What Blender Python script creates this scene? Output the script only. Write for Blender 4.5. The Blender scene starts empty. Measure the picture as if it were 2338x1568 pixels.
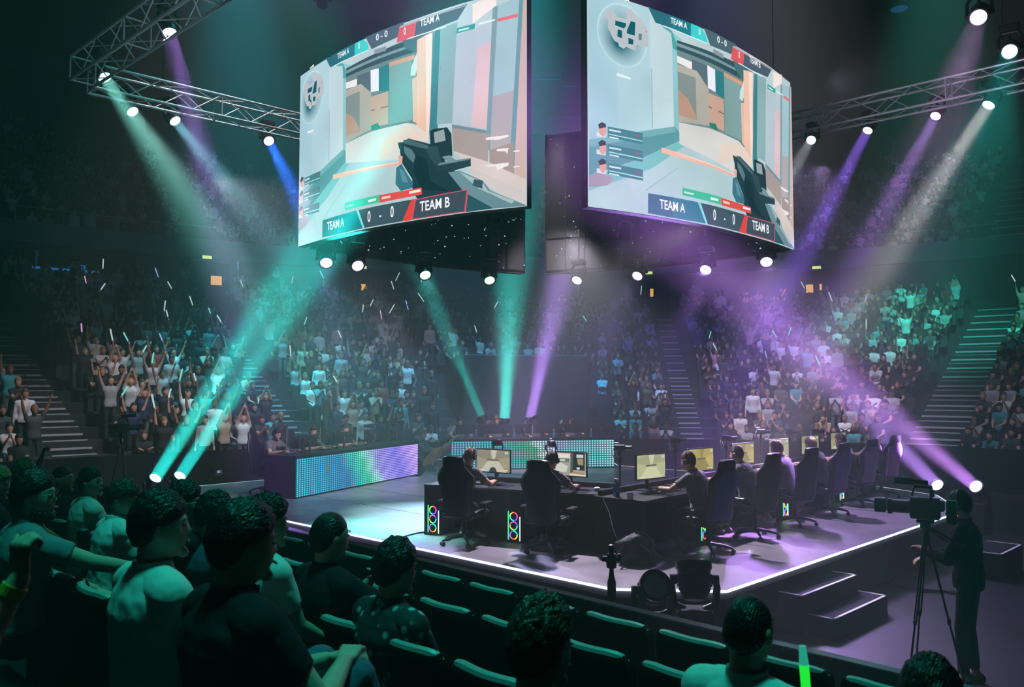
import bpy, bmesh, math, random
import numpy as np
from mathutils import Vector, Matrix, noise
random.seed(7)
SC = bpy.context.scene
COL = SC.collection
R = math.radians
PI = math.pi
def V(*a): return Vector(a)
CAMZ, FPX = 2.9, 1888.0
STAGE = 0.7

# ------------------------------------------------------------------ camera
cam = bpy.data.cameras.new('camera')
camo = bpy.data.objects.new('camera', cam)
COL.objects.link(camo)
SC.camera = camo
cam.lens = 36 * FPX / 2338
cam.sensor_width = 36
cam.clip_end = 300
camo.location = (0, 0, CAMZ)
camo.rotation_euler = (R(93), 0, 0)
cam.dof.use_dof = True
cam.dof.focus_distance = 15
cam.dof.aperture_fstop = 5.0
SC.view_settings.view_transform = 'Standard'
SC.view_settings.look = 'None'
SC.view_settings.gamma = 1
SC.view_settings.exposure = 0
SC.view_settings.use_curve_mapping = False
_RX = Matrix.Rotation(R(3), 3, 'X')
def at(px, py, Y=None, z=None):
    "real-world point seen at a photograph pixel, at depth Y or height z"
    d = _RX @ V((px - 1169) / FPX, 1, -(py - 784) / FPX)
    t = Y / d.y if Y is not None else (z - CAMZ) / d.z
    return V(0, 0, CAMZ) + d * t
def seen(p):
    d = _RX.transposed() @ (p - V(0, 0, CAMZ))
    if d.y < .3: return None
    return 1169 + FPX * d.x / d.y, 784 - FPX * d.z / d.y

# ------------------------------------------------------------------ materials
def lin(h):
    if isinstance(h, str):
        h = h.lstrip('#'); h = [int(h[i:i+2], 16) / 255 for i in (0, 2, 4)]
    return [c / 12.92 if c <= .04045 else ((c + .055) / 1.055) ** 2.4 for c in h]
def pm(name, col, rough=.6, metal=0, spec=.5, noise_amt=.12, scale=30, bump=0, emit=None, estr=0, sheen=0):
    m = bpy.data.materials.new(name); m.use_nodes = True
    nt = m.node_tree; b = nt.nodes['Principled BSDF']
    c = lin(col) if isinstance(col, str) else list(col)
    b.inputs['Roughness'].default_value = rough
    b.inputs['Metallic'].default_value = metal
    b.inputs['Specular IOR Level'].default_value = spec
    tc = nt.nodes.new('ShaderNodeTexCoord')
    n = nt.nodes.new('ShaderNodeTexNoise'); n.inputs['Scale'].default_value = scale
    n.inputs['Detail'].default_value = 2
    nt.links.new(tc.outputs['Object'], n.inputs['Vector'])
    mx = nt.nodes.new('ShaderNodeMix'); mx.data_type = 'RGBA'
    mx.inputs['A'].default_value = (*[x * (1 - noise_amt) for x in c], 1)
    mx.inputs['B'].default_value = (*[min(1, x * (1 + noise_amt)) for x in c], 1)
    nt.links.new(n.outputs['Fac'], mx.inputs['Factor'])
    nt.links.new(mx.outputs['Result'], b.inputs['Base Color'])
    if sheen: b.inputs['Sheen Weight'].default_value = sheen
    if bump:
        bp = nt.nodes.new('ShaderNodeBump'); bp.inputs['Strength'].default_value = bump
        bp.inputs['Distance'].default_value = .02
        nt.links.new(n.outputs['Fac'], bp.inputs['Height'])
        nt.links.new(bp.outputs['Normal'], b.inputs['Normal'])
    if emit is not None:
        b.inputs['Emission Color'].default_value = (*(lin(emit) if isinstance(emit, str) else emit), 1)
        b.inputs['Emission Strength'].default_value = estr
    return m
def glow(name, col, s):
    return pm(name, (0.02, .02, .02), .5, emit=col, estr=s)
M = {}
def mat(k, *a, **kw):
    if k not in M: M[k] = pm(k, *a, **kw)
    return M[k]
mat('black', (.012, .012, .014), .45)
mat('matte_black', (.008, .009, .011), .85, spec=.15)
mat('black_plastic', (.014, .015, .018), .35, bump=.05)
mat('black_metal', (.02, .021, .024), .35, metal=.6)
mat('steel', (.45, .47, .5), .3, metal=.9)
mat('truss_metal', (.7, .72, .75), .35, metal=.35, scale=8)
mat('leather', (.016, .017, .02), .42, scale=120, bump=.08)
mat('leather_blue', (.015, .08, .2), .4, scale=120, bump=.08)  # blue light on the chair back is put into this colour
mat('leather_violet', (.16, .06, .3), .42, scale=120, bump=.08)  # violet raised to stand in for floor light on the chair back
mat('leather_lilac', (.6, .3, .75), .42, scale=120, bump=.08)  # lilac raised too, violet floor light painted into the leather
mat('grey_trim', (.2, .19, .2), .5)
mat('desk_black', (.010, .010, .014), .5, scale=60, spec=.25)
mat('white_plastic', (.75, .77, .8), .35)
mat('blue_plastic', (.02, .16, .34), .4)
mat('red_glass', (.6, .08, .06), .3)
mat('skin', (.62, .36, .27), .5, noise_amt=.15, scale=14, spec=.4)
mat('skin_tan', (.34, .18, .12), .5, noise_amt=.15, scale=14, spec=.4)
mat('skin_dark', (.16, .08, .055), .48, noise_amt=.15, scale=14, spec=.4)
mat('team_shirt', (.13, .12, .13), .75, noise_amt=.3, scale=7, bump=.5, sheen=.3)
mat('trousers_black', (.010, .010, .013), .85, spec=.15, bump=.2)
mat('jeans', (.05, .1, .16), .8, noise_amt=.4, scale=18, bump=.3)
mat('shoe_white', (.6, .56, .55), .5, noise_amt=.5, scale=25)
mat('shoe_black', (.02, .02, .02), .5)
mat('shoe_teal', (.05, .3, .36), .5)
mat('white_tee', (.62, .66, .66), .8, noise_amt=.15, scale=9, bump=.5)
mat('grey_tee', (.16, .19, .22), .8, noise_amt=.25, scale=9, bump=.5)
mat('blue_tee', (.04, .08, .14), .8, noise_amt=.25, scale=9, bump=.5)
mat('black_tee', (.012, .013, .016), .85, spec=.15, noise_amt=.3, scale=9, bump=.5)
mat('orange_tee', (.75, .2, .08), .8, noise_amt=.25, scale=9, bump=.5)
mat('eye', (.02, .015, .012), .15)
mat('lips', (.35, .13, .1), .45)
mat('yellow_band', (.55, .42, .03), .5)
mat('red_band', (.6, .05, .05), .5)
def hair_mat(k, c):
    m = mat(k, c, .45, noise_amt=.5, scale=60, spec=.4)
    nt = m.node_tree
    w = nt.nodes.new('ShaderNodeTexWave'); w.inputs['Scale'].default_value = 38
    w.inputs['Distortion'].default_value = 7; w.inputs['Detail Scale'].default_value = 1.3
    tc = nt.nodes.new('ShaderNodeTexCoord'); nt.links.new(tc.outputs['Object'], w.inputs['Vector'])
    bp = nt.nodes.new('ShaderNodeBump'); bp.inputs['Strength'].default_value = .4; bp.inputs['Distance'].default_value = .01
    nt.links.new(w.outputs['Fac'], bp.inputs['Height'])
    nt.links.new(bp.outputs['Normal'], nt.nodes['Principled BSDF'].inputs['Normal'])
    return m
hair_mat('hair_black', (.012, .010, .009)); hair_mat('hair_brown', (.06, .028, .018))
hair_mat('hair_auburn', (.17, .055, .03)); hair_mat('hair_fair', (.30, .17, .09))
# floral shirt
fl = mat('floral_tee', (.014, .02, .025), .8)
_v = fl.node_tree.nodes.new('ShaderNodeTexVoronoi'); _v.inputs['Scale'].default_value = 17
_r = fl.node_tree.nodes.new('ShaderNodeValToRGB')
_r.color_ramp.elements[0].color = (.45, .5, .52, 1); _r.color_ramp.elements[0].position = .18
_r.color_ramp.elements[1].color = (.012, .02, .025, 1); _r.color_ramp.elements[1].position = .34
_t = fl.node_tree.nodes.new('ShaderNodeTexCoord')
fl.node_tree.links.new(_t.outputs['Object'], _v.inputs['Vector'])
fl.node_tree.links.new(_v.outputs['Distance'], _r.inputs['Fac'])
fl.node_tree.links.new(_r.outputs['Color'], fl.node_tree.nodes['Principled BSDF'].inputs['Base Color'])
def vcol_mat(name, emission=None, rough=.8):
    m = bpy.data.materials.new(name); m.use_nodes = True; nt = m.node_tree
    a = nt.nodes.new('ShaderNodeVertexColor'); a.layer_name = 'Col'
    b = nt.nodes['Principled BSDF']
    if emission is None:
        nt.links.new(a.outputs['Color'], b.inputs['Base Color']); b.inputs['Roughness'].default_value = rough
    else:
        b.inputs['Base Color'].default_value = (.01, .01, .01, 1); b.inputs['Roughness'].default_value = .6
        b.inputs['Specular IOR Level'].default_value = .1
        nt.links.new(a.outputs['Color'], b.inputs['Emission Color']); b.inputs['Emission Strength'].default_value = emission
    M[name] = m
    return m
vcol_mat('screen_picture', 1.12); vcol_mat('monitor_picture', .95); vcol_mat('crowd_mass')

# ------------------------------------------------------------------ mesh builder
class MB:
    def __init__(s): s.v = []; s.f = []; s.mi = []; s.m = 0; s.T = None
    def add(s, vs, fs):
        o = len(s.v)
        if s.T is not None: vs = [s.T @ Vector(v) for v in vs]
        s.v += [tuple(v) for v in vs]
        s.f += [tuple(i + o for i in f) for f in fs]; s.mi += [s.m] * len(fs)
        return s
    def box(s, c, d, rot=None, taper=1, bev=0):
        x, y, z = [k / 2 for k in d]; vs = []
        if bev > 0:
            bev = min(bev, x * .9, y * .9, z * .9)
            # chamfered box: 24 vertices
            pts = []; faces = []
            idx = {}
            for sx in (-1, 1):
                for sy in (-1, 1):
                    for sz in (-1, 1):
                        for k in range(3):
                            p = [sx * (x - bev), sy * (y - bev), sz * (z - bev)]
                            p[k] = (sx * x, sy * y, sz * z)[k]
                            idx[(sx, sy, sz, k)] = len(pts)
                            t = taper if sz > 0 else 1
                            pts.append((p[0] * t, p[1] * t, p[2]))
            I = lambda a, b, c_, k: idx[(a, b, c_, k)]
            for k in range(3):
                for sg in (-1, 1):
                    q = []
                    for (a, b) in ((-1, -1), (1, -1), (1, 1), (-1, 1)):
                        t = [0, 0, 0]; t[k] = sg; t[(k + 1) % 3] = a; t[(k + 2) % 3] = b
                        q.append(I(*t, k))
                    faces.append(q if sg > 0 else q[::-1])
            for k in range(3):
                k1, k2 = (k + 1) % 3, (k + 2) % 3
                for a in (-1, 1):
                    for b in (-1, 1):
                        def g(sg, kk):
                            t = [0, 0, 0]; t[k] = sg; t[k1] = a; t[k2] = b; return I(*t, kk)
                        q = [g(-1, k1), g(1, k1), g(1, k2), g(-1, k2)]
                        faces.append(q if a * b < 0 else q[::-1])
            for sx in (-1, 1):
                for sy in (-1, 1):
                    for sz in (-1, 1):
                        q = [I(sx, sy, sz, k) for k in range(3)]
                        faces.append(q if sx * sy * sz > 0 else q[::-1])
            vs = pts; fs = faces
        else:
            for sz, t in ((-1, 1), (1, taper)):
                for sx, sy in ((-1, -1), (1, -1), (1, 1), (-1, 1)): vs.append((sx * x * t, sy * y * t, sz * z))
            fs = [(3, 2, 1, 0), (4, 5, 6, 7), (0, 1, 5, 4), (1, 2, 6, 5), (2, 3, 7, 6), (3, 0, 4, 7)]
        if rot is not None: vs = [rot @ Vector(v) for v in vs]
        return s.add([Vector(v) + Vector(c) for v in vs], fs)
    def tube(s, pts, r, n=8, caps=True):
        "swept tube through points; r number or list"
        pts = [Vector(p) for p in pts]; L = len(pts)
        rs = r if isinstance(r, (list, tuple)) else [r] * L
        vs = []; up = None
        for i, p in enumerate(pts):
            d = (pts[min(i + 1, L - 1)] - pts[max(i - 1, 0)])
            d = d.normalized() if d.length > 1e-9 else V(0, 0, 1)
            if up is None: up = d.orthogonal().normalized()
            up = (up - d * up.dot(d));
            up = up.normalized() if up.length > 1e-6 else d.orthogonal().normalized()
            w = d.cross(up)
            for k in range(n):
                a = 2 * PI * k / n; vs.append(p + (up * math.cos(a) + w * math.sin(a)) * rs[i])
        fs = [(i * n + k, i * n + (k + 1) % n, (i + 1) * n + (k + 1) % n, (i + 1) * n + k) for i in range(L - 1) for k in range(n)]
        if caps: fs += [tuple(range(n - 1, -1, -1)), tuple((L - 1) * n + k for k in range(n))]
        return s.add(vs, fs)
    def cyl(s, a, b, r, n=12, r2=None): return s.tube([a, b], [r, r if r2 is None else r2], n)
    def cone(s, a, b, ra, rb, n=10):
        "capsule with two radii, closed round ends"
        a, b = Vector(a), Vector(b); d = b - a; L = d.length
        d = d / L if L > 1e-6 else V(0, 0, 1)
        P = []; Rr = []
        for k in range(4): t = k / 4 * PI / 2; P.append(a - d * ra * math.cos(t)); Rr.append(max(1e-4, ra * math.sin(t)))
        P += [a, b]; Rr += [ra, rb]
        for k in range(1, 5): t = k / 4 * PI / 2; P.append(b + d * rb * math.sin(t)); Rr.append(max(1e-4, rb * math.cos(t)))
        up = d.orthogonal().normalized(); w = d.cross(up); vs = []
        for p, r in zip(P, Rr):
            for k in range(n):
                t = 2 * PI * k / n; vs.append(p + (up * math.cos(t) + w * math.sin(t)) * r)
        m = len(P)
        fs = [(i * n + k, i * n + (k + 1) % n, (i + 1) * n + (k + 1) % n, (i + 1) * n + k) for i in range(m - 1) for k in range(n)]
        fs += [tuple(range(n - 1, -1, -1)), tuple((m - 1) * n + k for k in range(n))]
        return s.add(vs, fs)
    def lathe(s, prof, n=20, c=(0, 0, 0), axis=None):
        vs = []; q = Vector((0, 0, 1)).rotation_difference(Vector(axis)) if axis is not None else None
        for (r, z) in prof:
            for k in range(n):
                p = V(r * math.cos(2 * PI * k / n), r * math.sin(2 * PI * k / n), z)
                if q is not None: p = q @ p
                vs.append(p + Vector(c))
        L = len(prof)
        fs = [(i * n + k, i * n + (k + 1) % n, (i + 1) * n + (k + 1) % n, (i + 1) * n + k) for i in range(L - 1) for k in range(n)]
        fs += [tuple(range(n - 1, -1, -1)), tuple((L - 1) * n + k for k in range(n))]
        return s.add(vs, fs)
    def prism(s, poly, z0, z1):
        n = len(poly); vs = [(x, y, z0) for x, y in poly] + [(x, y, z1) for x, y in poly]
        return s.add(vs, [tuple(range(n - 1, -1, -1)), tuple(range(n, 2 * n))] + [(i, (i + 1) % n, n + (i + 1) % n, n + i) for i in range(n)])
    def ball(s, c, r, n=12, m=8, q=None):
        r = r if isinstance(r, (tuple, list, Vector)) else (r, r, r); vs = []
        for i in range(m + 1):
            t = PI * i / m
            for k in range(n):
                a = 2 * PI * k / n
                p = V(r[0] * math.sin(t) * math.cos(a), r[1] * math.sin(t) * math.sin(a), -r[2] * math.cos(t))
                if q is not None: p = q @ p
                vs.append(p + Vector(c))
        fs = [(i * n + k, i * n + (k + 1) % n, (i + 1) * n + (k + 1) % n, (i + 1) * n + k) for i in range(m) for k in range(n)]
        return s.add(vs, fs)
    def loft(s, rings, n=16):
        "rings of (centre, right, forward, rx, ry), closed ends"
        vs = []
        for c, rt, fw, rx, ry in rings:
            for k in range(n):
                a = 2 * PI * k / n; ca, sa = math.cos(a), math.sin(a)
                ca = math.copysign(abs(ca) ** .85, ca); sa = math.copysign(abs(sa) ** .85, sa)
                vs.append(c + rt * ca * rx + fw * sa * ry)
        L = len(rings)
        fs = [(i * n + k, i * n + (k + 1) % n, (i + 1) * n + (k + 1) % n, (i + 1) * n + k) for i in range(L - 1) for k in range(n)]
        fs += [tuple(range(n - 1, -1, -1)), tuple((L - 1) * n + k for k in range(n))]
        return s.add(vs, fs)
    def mesh(s, name, mats=()):
        me = bpy.data.meshes.new(name)
        me.from_pydata(s.v, [], s.f); me.update()
        for m in mats: me.materials.append(M[m] if isinstance(m, str) else m)
        if len(mats) > 1: me.polygons.foreach_set('material_index', s.mi)
        return me
    def build(s, name, mats, parent=None, smooth=False, loc=None, rz=None, fix=True):
        if isinstance(mats, str) or not isinstance(mats, (list, tuple)): mats = [mats]
        me = s.mesh(name, mats)
        if fix:
            bm = bmesh.new(); bm.from_mesh(me); bmesh.ops.recalc_face_normals(bm, faces=bm.faces); bm.to_mesh(me); bm.free()
        if smooth: smooth_mesh(me)
        o = bpy.data.objects.new(name, me); COL.objects.link(o)
        if parent is not None: o.parent = parent
        if loc is not None: o.location = loc
        if rz is not None: o.rotation_euler.z = rz
        return o
def smooth_mesh(me, ang=40):
    me.shade_smooth()
    if ang < 180:
        try: me.set_sharp_from_angle(angle=R(ang))
        except Exception: pass
def tag(o, label=None, cat=None, group=None, kind=None):
    if label: o['label'] = label
    if cat: o['category'] = cat
    if group: o['group'] = group
    if kind: o['kind'] = kind
    return o
def thing(name, label, cat, loc=(0, 0, 0), rz=0, group=None):
    o = bpy.data.objects.new(name, None); COL.objects.link(o); o.location = loc; o.rotation_euler = (0, 0, rz)
    o.empty_display_size = .1
    return tag(o, label, cat, group)
def struct(o): o['kind'] = 'structure'; return o
def children(o): return KIDS.get(o.name, [])
def copy_tree(o, kids=None, parent=None):
    c = o.copy(); COL.objects.link(c)
    if parent is not None: c.parent = parent
    for ch in list(o.children): copy_tree(ch, None, c)
    return c
def dup(o, loc, rz, label, group=None):
    c = copy_tree(o); c.location = loc; c.rotation_euler = (0, 0, rz)
    c['label'] = label
    if group: c['group'] = group
    return c
ORD = 'first second third fourth fifth sixth seventh eighth ninth tenth eleventh twelfth thirteenth fourteenth fifteenth sixteenth seventeenth eighteenth nineteenth twentieth'.split()
def ordw(i):
    if i < 20: return ORD[i]
    t = ['twenty', 'thirty', 'forty', 'fifty', 'sixty', 'seventy'][(i + 1) // 10 - 2]; k = (i + 1) % 10
    return t + '-' + ORD[k - 1] if k else t[:-1] + 'ieth'
# ------------------------------------------------------------------ people
def ik(a, b, l1, l2, pole):
    d = b - a; L = min(d.length, (l1 + l2) * .998); d.normalize(); b = a + d * L
    x = (l1 * l1 - l2 * l2 + L * L) / (2 * L); h = math.sqrt(max(0, l1 * l1 - x * x))
    p = pole - d * pole.dot(d)
    p = p.normalized() if p.length > 1e-6 else d.orthogonal().normalized()
    return a + d * x + p * h, b
def head_local(n=28, m=22):
    "skull with face, about 0.23 tall, facing +y"
    vs = []
    for i in range(m + 1):
        t = PI * i / m
        for k in range(n):
            a = 2 * PI * k / n
            x, y, z = math.sin(t) * math.cos(a), math.sin(t) * math.sin(a), -math.cos(t)
            X, Y, Z = x * .075, y * .096, z * .118
            if z < 0:
                j = -z
                X *= 1 - .30 * j * j
                if y > 0: Y = Y * (1 - .12 * j) + .018 * j
                else: Y *= 1 - .42 * j
            else:
                Y -= .006 * z
            if y > .3:
                if -.1 < z < .25 and abs(X) > .012: Y -= .009 * math.exp(-((abs(X) - .032) / .015) ** 2 - ((z - .08) / .1) ** 2)
                if .12 < z < .4: Y += .005 * math.exp(-((z - .24) / .07) ** 2)
            vs.append((X, Y, Z))
    fs = [(i * n + k, i * n + (k + 1) % n, (i + 1) * n + (k + 1) % n, (i + 1) * n + k) for i in range(m) for k in range(n)]
    return vs, fs
HEADV, HEADF = head_local()
def hair_mesh(style=0, vol=1.0, seed=0, n=60, m=46, cap=False):
    mb = MB(); vs = []
    for i in range(m + 1):
        t = PI * i / m
        for k in range(n):
            a = 2 * PI * k / n
            x, y, z = math.sin(t) * math.cos(a), math.sin(t) * math.sin(a), -math.cos(t)
            # hair line height by direction
            f = max(0, y)
            if style == 3: line = -1.15 if y < .25 else .35 + .25 * f      # long hair
            else:
                line = .50 * f ** .8 if y > 0 else -.62 * (-y) ** .7
                if style == 2 and y > 0: line = .34 * f
            s = (z - line) / .16; s = max(-1, min(1, s))
            nz = noise.noise(V(x * 5, y * 5, z * 5 + seed * 7)) * .035 + noise.noise(V(x * 14, y * 7, z * 10 + seed * 3)) * .028 + noise.noise(V(x * 34, y * 12, z * 22 + seed)) * .012
            top = max(0, z)
            g = 1.075 + .05 * vol + (.10 * vol * top) + (0 if cap else nz * (1 + top) * vol)
            if style == 1: g += .09 * top * max(0, y)
            if style == 4: g = 1.05 + nz * .25
            r = .88 + (g - .88) * (s * .5 + .5) ** .6
            X, Y, Z = x * .075, y * .096, z * .118
            if z < 0:
                j = -z; X *= 1 - .25 * j * j
                if y < 0: Y *= 1 - .25 * j
            if style == 3 and z < 0 and y < .2: X *= 1.2; Z *= 1.25
            vs.append((X * r, Y * r - .003, Z * r + .002))
    mb.add(vs, [(i * n + k, i * n + (k + 1) % n, (i + 1) * n + (k + 1) % n, (i + 1) * n + k) for i in range(m) for k in range(n)])
    return mb
def hand_parts(mb, w, f, nrm, side, curl, seg=6, spread=.12, thumb=.5, sc=1.0, bones=None):
    "w wrist, f direction of the fingers, nrm back of the hand, side towards the thumb"
    f = f.normalized(); nrm = (nrm - f * nrm.dot(f)).normalized(); side = (side - f * side.dot(f) - nrm * side.dot(nrm)).normalized()
    def L(a, b, c): return w + (f * a + side * b + nrm * c) * sc
    for b in (-.028, -.01, .01, .027):
        mb.cone(L(.02, b * .75, 0), L(.088, b, 0), .0145 * sc, .0125 * sc, seg)
    tips = []
    for k, (b, ln) in enumerate(((-.031, .062), (-.011, .074), (.010, .078), (.030, .07))):
        p = L(.088 + (.004 if k in (1, 2) else 0), b, 0); a = curl * (.55 + .05 * k)
        sp = -(k - 1.5) * -spread
        for j, (fr, r0, r1) in enumerate(((.45, .0105, .0095), (.31, .0095, .0088), (.24, .0088, .0075))):
            d = (f * math.cos(a) - nrm * math.sin(a) + side * sp * max(0, 1 - curl * .6)).normalized()
            q = p + d * ln * fr * sc
            mb.cone(p, q, r0 * sc, r1 * sc, seg); p = q; a += curl * .85
        tips.append(p)
    p = L(.028, .028, -.006)
    for j, (ln, r0, r1) in enumerate(((.042, .014, .0125), (.034, .0118, .0105), (.026, .0105, .0085))):
        a = .9 - j * .35 * thumb
        d = (f * math.cos(a) + side * math.sin(a) * (1 - .3 * j * thumb) - nrm * (.25 + .35 * thumb * j)).normalized()
        q = p + d * ln * sc; mb.cone(p, q, r0 * sc, r1 * sc, seg); p = q
    return L(.13, 0, 0)
def make_joints(stand=False, seat=.47, lean=8, hands=None, feet=None, look=(0, -8), twist=0, head_off=(0, 0), shrug=0, knees=None, pelvis=None):
    J = {}
    pz = .95 if stand else seat + .09
    J['pelvis'] = Vector(pelvis) if pelvis else V(0, 0, pz)
    a = R(lean); up = V(0, math.sin(a), math.cos(a)); fw = V(0, math.cos(a), -math.sin(a)); rt = V(1, 0, 0)
    if twist:
        q = Matrix.Rotation(R(twist), 3, 'Z'); up2 = q @ up; fwc = q @ fw; rtc = q @ rt
    else: up2, fwc, rtc = up, fw, rt
    J['up'], J['fw'], J['rt'] = up2, fwc, rtc
    J['waist'] = J['pelvis'] + (up + V(0, 0, 1)).normalized() * .17
    J['chest'] = J['waist'] + up2 * .2
    J['neck'] = J['chest'] + up2 * .15
    nd = (up2 + V(0, 0, 1) * .8 + fwc * .25).normalized()
    J['head'] = J['neck'] + nd * .165 + rtc * head_off[0] + fwc * head_off[1]
    yaw, pit = look
    hm = Matrix.Rotation(R(yaw), 3, 'Z') @ Matrix.Rotation(R(pit), 3, 'X')
    J['hm'] = hm
    for s, k in ((-1, 'L'), (1, 'R')):
        J['sh' + k] = J['neck'] - up2 * (.055 - shrug) + rtc * .175 * s
        tgt = Vector(hands[0 if s < 0 else 1][:3]) if hands else J['pelvis'] + V(.16 * s, .3, .05)
        pole = Vector(hands[0 if s < 0 else 1][3:6]) if hands and len(hands[0 if s < 0 else 1]) > 3 else V(.45 * s, -.5, -1)
        J['el' + k], J['wr' + k] = ik(J['sh' + k], tgt, .285, .25, pole)
        J['hip' + k] = J['pelvis'] + V(.088 * s, 0, -.02)
        ft = Vector(feet[0 if s < 0 else 1]) if feet else (V(.1 * s, .02, .085) if stand else V(.12 * s, .42, .085))
        J['kn' + k], J['an' + k] = ik(J['hip' + k], ft, .43, .42, V(.1 * s, 1, .4))
        J['toe' + k] = J['an' + k] + V(.03 * s, .17, -.045)
    return J
def body_parts(J, seg=12, curl=(.5, .5), hd=None, fingers=True, bulk=1.0, hs=1.0, thumbs=None, spread=.12):
    mb = MB(); B = []
    up, fw, rt = J['up'], J['fw'], J['rt']
    P, W, C, N = J['pelvis'], J['waist'], J['chest'], J['neck']
    x0 = V(1, 0, 0); f0 = V(0, 1, 0); k = bulk
    rings = [(P - V(0, 0, .09), x0, f0, .10 * k, .085 * k), (P - V(0, 0, .05), x0, f0, .165 * k, .115 * k), (P + V(0, 0, .03), x0, f0, .17 * k, .12 * k), (W - up * .04, x0, fw, .15 * k, .108 * k),
             (W + up * .03, rt, fw, .148 * k, .106 * k), (C - up * .06, rt, fw, .165 * k, .118 * k), (C + up * .02, rt, fw, .178 * k, .122 * k), (C + up * .08, rt, fw, .172 * k, .105 * k), (N - up * .015, rt, fw, .12, .075), (N + up * .02, rt, fw, .05, .05)]
    mb.loft(rings, 20)
    B.append(('torso', P, W, .14 * k, .13 * k)); B.append(('torso', W, C, .13 * k, .14 * k)); B.append(('torso', C, N - up * .03, .14 * k, .09))
    hm = J['hm']; H = J['head']
    base = H + hm @ V(0, -.02, -.06)
    mb.cone(N - up * .03, base, .058 * (1 + (k - 1) * .5), .054, seg); B.append(('neck', N + up * .035, base, .056, .054))
    o = [H + hm @ (Vector(v) * hs) for v in HEADV]; mb.add(o, HEADF)
    B.append(('head', H + hm @ V(0, 0, .03), H + hm @ V(0, .01, -.05), .10, .08))
    nb = hm @ V(0, .092, .012) + H
    mb.cone(nb + hm @ V(0, -.004, .012), H + hm @ V(0, .102, -.017), .009, .0115, 8)
    mb.cone(H + hm @ V(-.011, .094, -.02), H + hm @ V(.011, .094, -.02), .009, .009, 8)
    mb.cone(H + hm @ V(-.018, .091, -.05), H + hm @ V(.018, .091, -.05), .007, .007, 8)
    mb.ball(H + hm @ V(0, .085, -.095), .021, 10, 6)
    for s in (-1, 1):
        mb.ball(H + hm @ V(.077 * s, -.006, -.004), (.010, .018, .032), 10, 6, q=hm)
    for s, K in ((-1, 'L'), (1, 'R')):
        sh, el, wr = J['sh' + K], J['el' + K], J['wr' + K]
        mb.cone(N - up * .02, sh + up * .0, .058, .06 * k, seg); B.append(('torso', N - up * .03, sh - rt * .03 * s, .06, .06))
        mb.cone(sh, el, .056 * k, .043, seg); B.append(('uarm' + K, sh, el, .056 * k, .043))
        mb.cone(sh - up * .06 - rt * .03 * s, sh, .06 * k, .056 * k, seg)
        mid = el.lerp(wr, .3)
        mb.cone(el, mid, .042, .041, seg); mb.cone(mid, wr, .041, .027, seg); B.append(('farm' + K, el, wr, .042, .027))
        d = (wr - el).normalized()
        hn = J.get('hn' + K) or (V(0, 0, 1) if abs(d.z) < .8 else V(0, -1, 0))
        hf = J.get('hf' + K) or d
        sd = J.get('hs' + K) or V(-s, 0, 0)
        if hn.cross(hf).length < .1: hn = V(.1, -1, .2)
        if abs((hn.cross(hf)).normalized().dot(sd.normalized())) < .2: sd = hn.cross(hf) * (1 if hn.cross(hf).dot(V(-s, .2, .3)) > 0 else -1)
        if fingers:
            t = hand_parts(mb, wr, hf, hn, sd, curl[0 if s < 0 else 1], 7, sc=J.get('hsc', 1.0), spread=spread, thumb=(thumbs or (.5, .5))[0 if s < 0 else 1])
        else:
            mb.cone(wr, wr + hf * .05, .026, .034, seg); mb.cone(wr + hf * .05, wr + hf * .13, .036, .02, seg); t = wr + hf * .14
            mb.cone(wr + hf * .03, wr + hf * .07 + sd.normalized() * .045, .016, .012, 6)
        B.append(('hand' + K, wr + d * .015, t, .03, .03))
        hp, kn, an, to = J['hip' + K], J['kn' + K], J['an' + K], J['toe' + K]
        mb.cone(hp, kn, .088 * k, .058, seg); B.append(('thigh', hp, kn, .088 * k, .058))
        cm = kn.lerp(an, .3); mb.cone(kn, cm, .056, .057, seg); mb.cone(cm, an, .057, .036, seg); B.append(('shin' + K, kn, an, .057, .036))
        fd = (to - an); hl = an + V(-fd.x, -fd.y, 0).normalized() * .045 - V(0, 0, .045)
        if 'footflat' in J: hl = an - V(0, .045, .045)
        mb.cone(an, hl, .04, .037, seg); mb.cone(hl, to, .037, .034, seg); mb.cone(an - V(0, 0, .01), to + V(0, 0, .005), .042, .03, seg)
        B.append(('foot', hl, to, .04, .04)); B.append(('foot', an - V(0, 0, .03), to, .042, .03))
    return mb, B
def remesh(mb, voxel, smooth=3):
    me = mb.mesh('tmp'); o = bpy.data.objects.new('tmp', me); COL.objects.link(o)
    md = o.modifiers.new('r', 'REMESH'); md.mode = 'VOXEL'; md.voxel_size = voxel; md.use_smooth_shade = True
    if smooth:
        s = o.modifiers.new('s', 'SMOOTH'); s.factor = .5; s.iterations = smooth
    dg = bpy.context.evaluated_depsgraph_get(); ev = o.evaluated_get(dg)
    out = bpy.data.meshes.new_from_object(ev)
    bpy.data.objects.remove(o); bpy.data.meshes.remove(me)
    return out
def classify(pts, B):
    best = np.full(len(pts), 1e9); lab = np.zeros(len(pts), int); tt = np.zeros(len(pts))
    for i, (nm, a, b, ra, rb) in enumerate(B):
        a = np.array(a); b = np.array(b); d = b - a; L = max(1e-9, d @ d)
        t = np.clip((pts - a) @ d / L, 0, 1)
        dist = np.linalg.norm(pts - (a + t[:, None] * d), axis=1) - (ra + (rb - ra) * t)
        if nm.startswith('torso'): dist -= .012
        m = dist < best; best[m] = dist[m]; lab[m] = i; tt[m] = t[m]
    return lab, tt
def mesh_np(me):
    n = len(me.vertices); v = np.empty(n * 3); me.vertices.foreach_get('co', v); v = v.reshape(-1, 3)
    nr = np.empty(n * 3); me.vertices.foreach_get('normal', nr); return v, nr.reshape(-1, 3)
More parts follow.
